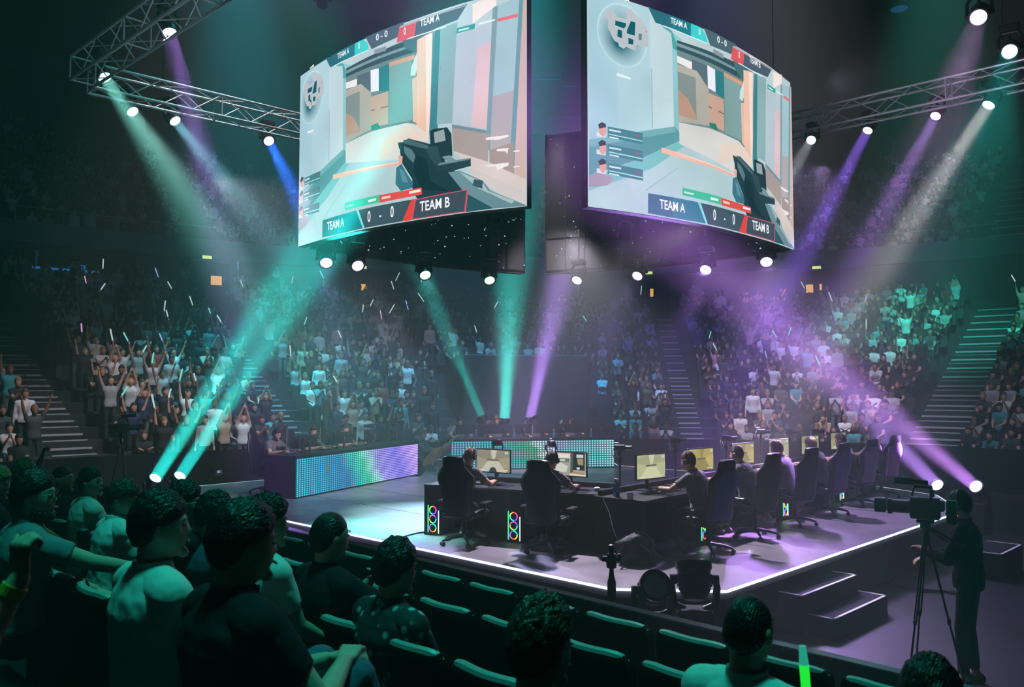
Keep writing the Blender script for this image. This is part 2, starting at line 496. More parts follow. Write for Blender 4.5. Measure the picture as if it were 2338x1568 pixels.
def shell(me, mask, name, m, parent, off=.008, wr=.004, seed=0, smooth_b=6):
    "garment: the masked part of the body surface, moved outwards, hemmed"
    v, nr = mesh_np(me)
    bm = bmesh.new(); bm.from_mesh(me); bm.verts.ensure_lookup_table(); bm.faces.ensure_lookup_table()
    bmesh.ops.delete(bm, geom=[f for f in bm.faces if not all(mask[w.index] for w in f.verts)], context='FACES')
    bmesh.ops.delete(bm, geom=[w for w in bm.verts if not w.link_faces], context='VERTS')
    if not bm.faces: bm.free(); return None
    bv = [w for w in bm.verts if w.is_boundary]
    for _ in range(smooth_b):
        new = {}
        for w in bv:
            nb = [e.other_vert(w).co for e in w.link_edges if e.is_boundary]
            if nb: new[w] = w.co * .4 + sum(nb, Vector()) * (.6 / len(nb))
        for w, c in new.items(): w.co = c
    bm.normal_update()
    for w in bm.verts:
        p = w.co
        q = noise.noise(V(p.x * 9 + seed, p.y * 9, p.z * 6)) + .6 * noise.noise(V(p.x * 22 + p.z * 14 + seed, p.y * 18, p.z * 20))
        w.co = p + w.normal * (off + wr * q)
    be = [e for e in bm.edges if e.is_boundary]
    r = bmesh.ops.extrude_edge_only(bm, edges=be)
    for w in [g for g in r['geom'] if isinstance(g, bmesh.types.BMVert)]:
        w.co -= w.normal * (off + wr + .004) if w.normal.length > .1 else Vector()
    out = bpy.data.meshes.new(name); bm.to_mesh(out); bm.free(); smooth_mesh(out, 180)
    out.materials.clear(); out.materials.append(M[m])
    o = bpy.data.objects.new(name, out); COL.objects.link(o); o.parent = parent
    return o
def put(me_mb, name, mats, parent, T, smooth=True):
    me_mb.v = [tuple(T @ Vector(p)) for p in me_mb.v]
    return me_mb.build(name, mats, parent, smooth=smooth)
def person(name, label, J, loc, rz, shirt='team_shirt', trousers='trousers_black', shoes='shoe_white', skin='skin', hair=('hair_brown', 0, 1.0), headset=False,
           voxel=.009, curl=(.5, .5), sleeve=.6, group=None, scale=1.0, cat='person', seed=0, cap=None, glasses=False, bulk=1.0, shorts=False, hs=1.0, thumbs=None, spread=.12, longsleeve=False, collar=True, beard=None):
    root = thing(name, label, cat, loc, rz, group); root.scale = (scale,) * 3
    mb, B = body_parts(J, curl=curl, bulk=bulk, hs=hs, thumbs=thumbs, spread=spread)
    me = remesh(mb, voxel, 2 if voxel < .008 else 1)
    me.name = 'body'; me.materials.clear(); me.materials.append(M[skin])
    smooth_mesh(me, 180)
    body = bpy.data.objects.new('body', me); COL.objects.link(body); body.parent = root
    v, nr = mesh_np(me); lab, tt = classify(v, B); names = np.array([b[0] for b in B])[lab]
    ua = np.char.startswith(names, 'uarm'); fa = np.char.startswith(names, 'farm')
    hgt = (v - np.array(J['pelvis'])) @ np.array(V(0, 0, 1) if 'standing' in J else (J['up'] + V(0, 0, 1)).normalized())
    mask = ((names == 'torso') & (hgt > -.035)) | (ua & (tt < (sleeve if not longsleeve else 2)))
    if longsleeve: mask |= fa & (tt < .93)
    sh_ = shell(me, mask, 'shirt', shirt, root, .016, .006, seed)
    tm = (names == 'thigh') | (np.char.startswith(names, 'shin') & (tt < (.88 if not shorts else .05))) | ((names == 'torso') & (hgt < .02))
    shell(me, tm, 'trousers', trousers, root, .007, .003, seed + 5)
    shell(me, names == 'foot', 'shoes', shoes, root, .006, .001, seed)
    H, hm = J['head'], J['hm']
    T = Matrix.Translation(H) @ hm.to_4x4() @ Matrix.Scale(hs, 4)
    if hair: put(hair_mesh(hair[1], hair[2], seed), 'hair', hair[0], root, T)
    f = MB()
    for s in (-1, 1): f.ball((.031 * s, .083, .012), (.012, .008, .006), 10, 6)
    put(f, 'eyes', 'eye', root, T)
    f = MB(); f.cone((-.017, .1005, -.052), (.017, .1005, -.052), .0045, .0045, 6); put(f, 'lips', 'lips', root, T)
    f = MB()
    for s in (-1, 1): f.cone((.016 * s, .0955, .033), (.045 * s, .086, .033), .0035, .003, 6)
    put(f, 'eyebrows', hair[0] if hair else 'hair_brown', root, T)
    if beard:
        f = MB()
        for i in range(9):
            a = -1.25 + 2.5 * i / 8; f.ball((.062 * math.sin(a), .085 * math.cos(a) - .005, -.072 - .02 * math.cos(a)), (.018, .016, .024), 8, 6)
        put(f, 'beard', beard, root, T)
    if collar:
        pass
    if glasses:
        f = MB()
        for s in (-1, 1):
            f.tube([(.033 * s + .021 * math.cos(t), .101, .010 + .017 * math.sin(t)) for t in [2 * PI * i / 12 for i in range(13)]], .0022, 5)
            f.tube([(.054 * s, .1, .014), (.076 * s, .06, .014), (.08 * s, -.005, .012)], .0022, 5)
        f.tube([(-.012, .103, .012), (.012, .103, .012)], .0022, 5)
        put(f, 'glasses', 'black_plastic', root, T)
    if headset:
        f = MB()
        f.m = 0
        f.tube([(.089 * math.sin(a), -.008, .03 + .108 * math.cos(a)) for a in [(-1.55 + 3.1 * i / 16) for i in range(17)]], .0105, 8)
        for s in (-1, 1):
            f.lathe([(.0, -.018), (.030, -.018), (.040, -.010), (.040, .008), (.030, .018), (.0, .018)], 18, (.092 * s, -.004, -.002), (s, 0, 0))
            f.cyl((.091 * s, -.008, .03), (.091 * s, -.008, .06), .009, 8)
        f.tube([(-.1, .01, -.03), (-.095, .06, -.06), (-.06, .105, -.068)], .004, 6)
        f.ball((-.055, .108, -.068), .010, 8, 6)
        put(f, 'headset', 'black_plastic', root, T)
        for s in (-1, 1):
            f = MB(); f.lathe([(.012, .0), (.024, .0), (.024, .003), (.012, .003)], 16, (.112 * s, -.004, -.002), (s, 0, 0))
            put(f, 'headset_ring', 'grey_trim', root, T)
    if cap:
        f = MB(); f.lathe([(.088, .0), (.09, .03), (.082, .07), (.055, .1), (.0, .112)], 24, (0, -.005, .025))
        f.T = Matrix.Translation((0, .09, .035)) ; f.ball((0, .02, 0), (.07, .07, .007), 16, 6); f.T = None
        put(f, 'cap', cap, root, T)
    root['_t'] = 0; del root['_t']
    return root
# ------------------------------------------------------------------ the arena bowl
FRONT = [(-23, 4), (-19.5, 10), (-16, 14.6), (-13.2, 18.1), (-10.4, 21), (-7.2, 23.7), (-2.6, 26.3), (3.3, 27.6), (8.2, 27.2), (11.9, 25.1), (14.9, 22.2), (18.3, 18), (21.5, 13), (24, 7)]
def catmull(P, n=16):
    P = [np.array(p, float) for p in P]; P = [2 * P[0] - P[1]] + P + [2 * P[-1] - P[-2]]; out = []
    for i in range(1, len(P) - 2):
        for k in range(n):
            t = k / n; a, b, c, d = P[i - 1:i + 3]
            out.append(.5 * ((2 * b) + (-a + c) * t + (2 * a - 5 * b + 4 * c - d) * t * t + (-a + 3 * b - 3 * c + d) * t ** 3))
    out.append(P[-2]); return np.array(out)
CUR = catmull(FRONT, 14)
_tan = np.gradient(CUR, axis=0); _tan /= np.linalg.norm(_tan, axis=1)[:, None]
for _ in range(12): _tan[1:-1] = (_tan[:-2] + _tan[1:-1] + _tan[2:]) / 3
_tan /= np.linalg.norm(_tan, axis=1)[:, None]
NRM = np.stack([-_tan[:, 1], _tan[:, 0]], 1)
def off(t): return CUR + NRM * t
def near_i(x, y): return int(np.argmin(np.hypot(CUR[:, 0] - x, CUR[:, 1] - y)))
AISLES = [(near_i(-10.5, 20.9), .6), (near_i(-5.6, 24.7), .42), (near_i(6.4, 27.5), .42), (near_i(12.2, 24.9), .8)]
ROWS, RD, RH, Z0 = 19, .86, .345, .35
def strip(name, m, t0, z0, t1, z1, th=None, i0=0, i1=None):
    "a band of the bowl between two offsets, as a closed solid"
    i1 = len(CUR) if i1 is None else i1
    a, b = off(t0)[i0:i1], off(t1)[i0:i1]; mb = MB(); n = len(a)
    return a, b, n
def tiers(name, rows, t_start, z_start, rd, rh, m, i0, i1):
    "stepped concrete seen from the front: risers and treads, solid underneath"
    mb = MB(); idx = list(range(i0, i1)); n = len(idx)
    prof = [(t_start, max(0, z_start - 1.0))]
    for r in range(rows): prof += [(t_start + r * rd, z_start + r * rh), (t_start + (r + 1) * rd, z_start + r * rh)]
    prof += [(t_start + rows * rd, max(0, z_start - 1.0))]
    vs = []
    for t, z in prof:
        o = off(t)
        for i in idx: vs.append((o[i][0], o[i][1], z))
    L = len(prof)
    fs = [(j * n + k, j * n + k + 1, (j + 1) * n + k + 1, (j + 1) * n + k) for j in range(L - 1) for k in range(n - 1)]
    fs += [((L - 1) * n + k, (L - 1) * n + k + 1, k + 1, k) for k in range(n - 1)]
    fs += [tuple(j * n for j in range(L)), tuple(j * n + n - 1 for j in range(L - 1, -1, -1))]
    mb.add(vs, fs); return struct(mb.build(name, m))
def arc_wall(name, m, t, z0, z1, th=.15, i0=0, i1=None, cap=None):
    i1 = len(CUR) if i1 is None else i1; a, b = off(t)[i0:i1], off(t + th)[i0:i1]; n = len(a); mb = MB()
    vs = [(*p, z0) for p in a] + [(*p, z1) for p in a] + [(*p, z1) for p in b] + [(*p, z0) for p in b]
    fs = []
    for q in range(4):
        r = (q + 1) % 4
        fs += [(q * n + k, q * n + k + 1, r * n + k + 1, r * n + k) for k in range(n - 1)]
    fs += [(0, n, 2 * n, 3 * n), (n - 1, 4 * n - 1, 3 * n - 1, 2 * n - 1)]
    mb.add(vs, fs); return mb.build(name, m)
mat('concrete', (.035, .045, .055), .8, noise_amt=.3, scale=2)
mat('concrete_dark', (.014, .018, .024), .85, noise_amt=.3, scale=2)
mat('wall_paint', (.05, .075, .09), .8, noise_amt=.2, scale=1.5)
mat('ceiling_dark', (.008, .01, .012), .9)
mat('stair_edge', (.32, .34, .37), .6)
mat('step_tread', (.016, .018, .022), .8, spec=.2)
mat('floor_arena', (.028, .026, .034), .45, noise_amt=.35, scale=1.2)
mat('carpet', (.012, .014, .016), .95)
mat('fascia', (.06, .16, .18), .6)
mat('rail', (.25, .28, .3), .35, metal=.8)
mb = MB(); mb.box((0, 24, -.1), (96, 76, .2)); struct(mb.build('floor', 'floor_arena'))
mb = MB(); mb.box((0, 26, 22.1), (100, 84, .2)); struct(mb.build('ceiling', 'ceiling_dark'))
i0, i1 = 4, len(CUR) - 4
struct(arc_wall('wall_front_of_stand', 'matte_black', -.75, 0, 1.2, .12))
tiers('seating_tiers_lower', ROWS, 0, Z0, RD, RH, M['concrete_dark'], 0, len(CUR))
# concourse wall with door openings
TW = ROWS * RD + .1
ZW = Z0 + ROWS * RH - RH
wall = arc_wall('wall_concourse', 'wall_paint', TW, 0, ZW + 2.6, .3); struct(wall)
tiers('seating_tiers_upper', 16, TW + .3, ZW + 2.5, .82, .5, M['concrete_dark'], 0, len(CUR))
struct(arc_wall('trim_1', 'fascia', TW - .18, ZW + 2.35, ZW + 3.25, .16))
TT = TW + .3 + 16 * .82
ZT = ZW + 2.5 + 16 * .5
struct(arc_wall('wall_back', 'wall_paint', TT, 0, 22, .3))
# pilasters and the glazed boxes high on the back wall
nrail = 0
for i in range(18, len(CUR) - 12, 4):
    p = off(TT - .35)[i]; a = math.atan2(_tan[i][1], _tan[i][0])
    mb = MB(); mb.box((0, 0, 0), (.5, .5, 5.0)); o = mb.build('pilaster', 'wall_paint', loc=(p[0], p[1], ZT + 1.6), rz=a); struct(o)
struct(arc_wall('trim_2', 'wall_paint', TT - .75, ZT + 3.4, ZT + 4.1, .7))
# the surrounding dark walls
mb = MB(); mb.box((-48, 24, 11), (.4, 76, 22)); struct(mb.build('wall_left', 'matte_black'))
mb = MB(); mb.box((48, 24, 11), (.4, 76, 22)); struct(mb.build('wall_right', 'matte_black'))
mb = MB(); mb.box((0, -14, 11), (96, .4, 22)); struct(mb.build('wall_rear', 'matte_black'))
mb = MB(); mb.box((0, 62, 11), (96, .4, 22)); struct(mb.build('wall_far', 'matte_black'))
# aisle stairs: every step a nosing
for ai, (ci, hw) in enumerate(AISLES):
    for up in (0, 1):
        if up and ai in (1, 2): continue
        base_t, base_z, rows, rd, rh = (0, Z0, ROWS, RD, RH) if not up else (TW + .3, ZW + 2.5, 12, .82, .5)
        mb = MB(); me = MB()
        for r in range(rows):
            for h in (0, 1):
                t = base_t + r * rd + h * rd / 2; z = base_z + r * rh - (rh / 2 if h == 0 else 0)
                if not up and r == 0 and h == 0: continue
                c = off(t + rd / 4)[ci]; a = math.atan2(_tan[ci][1], _tan[ci][0])
                rot = Matrix.Rotation(a, 3, 'Z')
                mb.box((c[0], c[1], z - rh / 4 + .012), (hw * 2, rd / 2 + .02, rh / 2), rot)
                e = off(t + .03)[ci]
                me.box((e[0], e[1], z + .018), (hw * 2 - .05, .055, .02), rot)
                me.box((off(t - .012)[ci][0], off(t - .012)[ci][1], z - .012), (hw * 2 - .05, .02, .06), rot)
        side = ['far left', 'middle left', 'middle right', 'far right'][ai]
        root = thing('aisle_stairs', f'{"upper" if up else "lower"} flight of aisle stairs with pale step edges on the {side} of the stand', 'stairs', group='aisle stairs')
        root['kind'] = 'structure'
        mb.build('steps', 'step_tread', root); me.build('nosings', 'stair_edge', root)
# exit signs, lit doorway windows in the concourse wall
M['exit_glow'] = glow('exit_glow', '#e8ff9a', 1.0); M['warm_glow'] = glow('warm_glow', '#ffc06a', .9)
M['door_dark'] = pm('door_dark', (.01, .012, .014), .6)
_dn = 0
def on_wall(px, t):
    "point of the bowl curve at offset t seen in picture column px"
    o = off(t); best = None
    for i in range(len(o)):
        if o[i][1] < 3: continue
        d = abs(1169 + FPX * o[i][0] / o[i][1] - px)
        if best is None or d < best[0]: best = (d, i)
    return best[1]
for px, wins, nm in ((465, ((18, 40),), 'left upper'), (826, ((0, 20),), 'left of the middle'), (1484, ((3, 12),), 'right of the middle'), (1866, ((-22, 26), (2, 8)), 'right')):
    i = on_wall(px, TW); p = off(TW)[i]; a = math.atan2(_tan[i][1], _tan[i][0]); _dn += 1
    rot = Matrix.Rotation(a, 3, 'Z'); sc_ = p[1] / FPX
    root = thing(f'door_{_dn}', None, None, (p[0], p[1], 0), a); root['kind'] = 'structure'
    f = MB(); f.box((0, -.04, ZW + 1.1), (2.2, .06, 2.2), bev=.01); f.build('door_leaf', 'door_dark', root)
    g = MB()
    for dx, w in wins: g.box((dx * sc_ + .12, -.09, ZW + 1.35), (w * sc_ * .6, .03, .42))
    g.build('door_window', 'warm_glow', root)
    s = thing('exit_sign', f'small lit yellow-green exit sign above the {nm} concourse doorway', 'sign', (p[0], p[1], ZW + 2.5 - .12), a, 'exit signs')
    q = MB(); q.box((0, -.32, 0), (.5, .06, .22), bev=.01); q.box((0, -.2, .02), (.04, .26, .04)); q.build('housing', 'black_plastic', s)
    q = MB(); q.box((0, -.355, 0), (.42, .01, .15)); q.build('sign_face', 'exit_glow', s)
# handrails along the front of the upper tier and glowing fascia on the far right
def rail(i0, i1, t, z, label):
    root = thing('handrail', label, 'railing', (0, 0, 0), 0, 'handrails')
    o = off(t)[i0:i1]; f = MB(); f.tube([(*p, z) for p in o], .022, 6); f.build('top_rail', 'rail', root)
    for p in o[::4]:
        g = MB(); g.cyl((*p, z - .62), (*p, z), .018, 6); g.build('post', 'rail', root)
rail(on_wall(30, TW) , on_wall(640, TW), TW - .1, ZW + 3.25 + .6, 'steel handrail along the upper tier front, left half of the arena')
rail(on_wall(1850, TW), on_wall(2325, TW), TW - .1, ZW + 3.25 + .6, 'steel handrail along the upper tier front, right of the video screens')
# tunnel block in the far middle of the lower bowl
ib = near_i(1.0, 27.2)
a = math.atan2(_tan[ib][1], _tan[ib][0]); p = off(3.9)[ib]
VOM = (near_i(-1.2, 26.8), near_i(2.9, 27.6))
f = MB(); f.box((p[0], p[1], 2.0), (4.4, 5.2, 4.0), Matrix.Rotation(a, 3, 'Z'), bev=.03); struct(f.build('wall_tunnel', 'concrete'))
# ------------------------------------------------------------------ stage
SP = [(-7.6, 17.5), (1.1, 9.19), (2.32, 9.09), (7.97, 14.83), (8.63, 16.95), (8.15, 18.3), (2.95, 23.4), (2.95, 25.4), (-2.25, 25.4), (-2.25, 20.4), (-5.9, 19.7), (-7.0, 18.5), (-7.2, 17.6)]
st = thing('stage', 'dark low octagonal stage with a glowing white edge strip', 'stage')
m = mat('stage_top', (.30, .27, .31), .42, noise_amt=.3, scale=1.5, spec=.4)
nt = m.node_tree
vor = nt.nodes.new('ShaderNodeTexNoise'); vor.inputs['Scale'].default_value = 3.2; vor.inputs['Detail'].default_value = 5
mr = nt.nodes.new('ShaderNodeMapRange'); mr.inputs['From Min'].default_value = .3; mr.inputs['From Max'].default_value = .7; mr.inputs['To Min'].default_value = .28; mr.inputs['To Max'].default_value = .5
tc = nt.nodes.new('ShaderNodeTexCoord'); nt.links.new(tc.outputs['Object'], vor.inputs['Vector']); nt.links.new(vor.outputs['Fac'], mr.inputs['Value'])
nt.links.new(mr.outputs['Result'], nt.nodes['Principled BSDF'].inputs['Roughness'])
f = MB(); f.prism(SP, .6, STAGE); f.build('stage_deck', 'stage_top', st)
f = MB()
def inset(P, d):
    c = np.mean(P, axis=0); out = []
    n = len(P)
    for i in range(n):
        a, b, c2 = np.array(P[i - 1]), np.array(P[i]), np.array(P[(i + 1) % n])
        e1 = (b - a) / np.linalg.norm(b - a); e2 = (c2 - b) / np.linalg.norm(c2 - b)
        n1 = np.array([-e1[1], e1[0]]); n2 = np.array([-e2[1], e2[0]])
        k = (n1 + n2) / max(.4, (1 + n1 @ n2)); out.append(tuple(b + k * d))
    return out
f.prism(inset(SP, .03), 0, .6); f.build('stage_skirt', 'matte_black', st)
M['strip_white'] = glow('strip_white', '#dfe8ff', 1.5)
M['strip_cyan'] = glow('strip_cyan', '#a5fbff', 1.6)
for k in range(len(SP)):
    if k in (7, 8): continue
    a, b = V(*SP[k], STAGE - .012), V(*SP[(k + 1) % len(SP)], STAGE - .012)
    d = (b - a).normalized(); n = V(d.y, -d.x, 0)
    f = MB(); f.box((a + b) / 2 + n * .012, ((b - a).length, .02, .026), Matrix.Rotation(math.atan2(d.y, d.x), 3, 'Z'))
    f.build('edge_light', 'strip_cyan' if k in (10, 11) else 'strip_white', st)
# seams of the deck panels
f = MB(); u = V(.7, .714, 0); w = V(-.714, .7, 0)
mat('seam', (.02, .02, .024), .7)
_n = []
for k in range(1, 6):
    o = V(1.7, 9.2, 0) + u * (k * 1.45) + w * .0; e = o + w * 11.0
    pts = [o.lerp(e, s / 60) for s in range(61)]
    def inside(p):
        c = False; n = len(SP)
        for i in range(n):
            x1, y1 = SP[i]; x2, y2 = SP[(i + 1) % n]
            if (y1 > p.y) != (y2 > p.y) and p.x < (x2 - x1) * (p.y - y1) / (y2 - y1) + x1: c = not c
        return c
    q = [p for p in pts if inside(p)]
    if len(q) > 3: f.box((q[1] + q[-2]) / 2 + V(0, 0, STAGE + .001), ((q[-2] - q[1]).length, .012, .002), Matrix.Rotation(math.atan2(w.y, w.x), 3, 'Z'))
f.build('panel_seams', 'seam', st)
# steps at the right edge
M['nosing'] = pm('nosing', (.9, .88, .92), .6)
def step_box(c, sx, sy, h, rz, label):
    root = thing('stage_step', label, 'step', (c[0], c[1], 0), rz, 'steps up to the stage')
    f = MB(); f.box((0, 0, h / 2), (sx, sy, h)); f.build('step_body', 'matte_black', root)
    f = MB(); e = .035
    f.box((0, -sy / 2 + e / 2, h + .003), (sx, e, .012)); f.box((-sx / 2 + e / 2, 0, h + .003), (e, sy, .012)); f.box((sx / 2 - e / 2, 0, h + .003), (e, sy, .012))
    f.build('white_edging', 'nosing', root)
    f = MB(); f.box((0, e / 2, h + .002), (sx - 2 * e, sy - e, .006)); f.build('tread', 'step_tread', root)
ra = math.atan2(5.74, 5.65)
# upper step: front edge corners from the picture, height .46; lower .23
a = at(1839, 1358, z=.46); b = at(1945, 1317, z=.46); 
d = (b - a); d.z = 0; ln = d.length + .25; u2 = d.normalized(); nrm = V(u2.y, -u2.x, 0)
ra = math.atan2(u2.y, u2.x)
c = a + u2 * (ln / 2 - .1) - nrm * .19
step_box(c, ln, .40, .46, ra, 'upper black stage step with white edging, against the stage side')
a = at(1908, 1413, z=.23); b = at(2008, 1365, z=.23)
c2 = a + u2 * (ln / 2 - .05) - nrm * .19
step_box(c2, ln, .40, .23, ra, 'lower black stage step with white edging, furthest from the stage')
c3 = at(2270, 1250, z=.4)
step_box(c3 , 1.1, .5, .4, ra, 'black step with white edging at the far right behind the camera operator')

# round lamps and light bars under the roof, a small booth on the left concourse
M['roof_glow'] = glow('roof_glow', '#1d5f94', .45); M['booth_blue'] = glow('booth_blue', '#2f7fd0', .5)
for i, (px, py, sx, sy, nm) in enumerate(((2053, 20, .9, .9, 'round dim blue lamp under the dark roof, top right'), (1250, 180, 1.6, .25, 'dim blue light bar under the roof seen in the gap between the screens'), (1300, 196, .8, .22, 'short dim light bar under the roof in the gap between the screens'))):
    p = at(px, py, z=21.7); o = thing('ceiling_light', nm, 'ceiling light', p, 0, 'lamps under the roof')
    f = MB()
    if i == 0: f.lathe([(.0, .0), (sx * .5, .0), (sx * .5, .2), (.0, .2)], 24)
    else: f.box((0, 0, .1), (sx, sy, .2), bev=.03)
    f.build('housing', 'black_metal', o); f = MB()
    if i == 0: f.lathe([(.0, -.02), (sx * .44, -.02), (sx * .44, -.001), (.0, -.001)], 24)
    else: f.box((0, 0, -.01), (sx * .92, sy * .8, .02))
    f.build('diffuser', 'roof_glow', o)
i = on_wall(130, TW - .6); p = off(TW - .62)[i]; a = math.atan2(_tan[i][1], _tan[i][0]); zb = at(130, 640, Y=p[1]).z
root = thing('control_booth', 'small white booth with blue light on the left concourse above the stand', 'booth', (p[0], p[1], zb), a)
f = MB(); f.box((0, 0, .25), (2.6, .5, .5), bev=.02); f.box((-1.1, 0, .8), (.08, .4, .7)); f.build('counter', 'white_plastic', root)
f = MB(); f.box((0, -.27, .42), (2.5, .02, .08)); f.box((.5, -.1, .6), (.5, .04, .2)); f.build('blue_light', 'booth_blue', root)
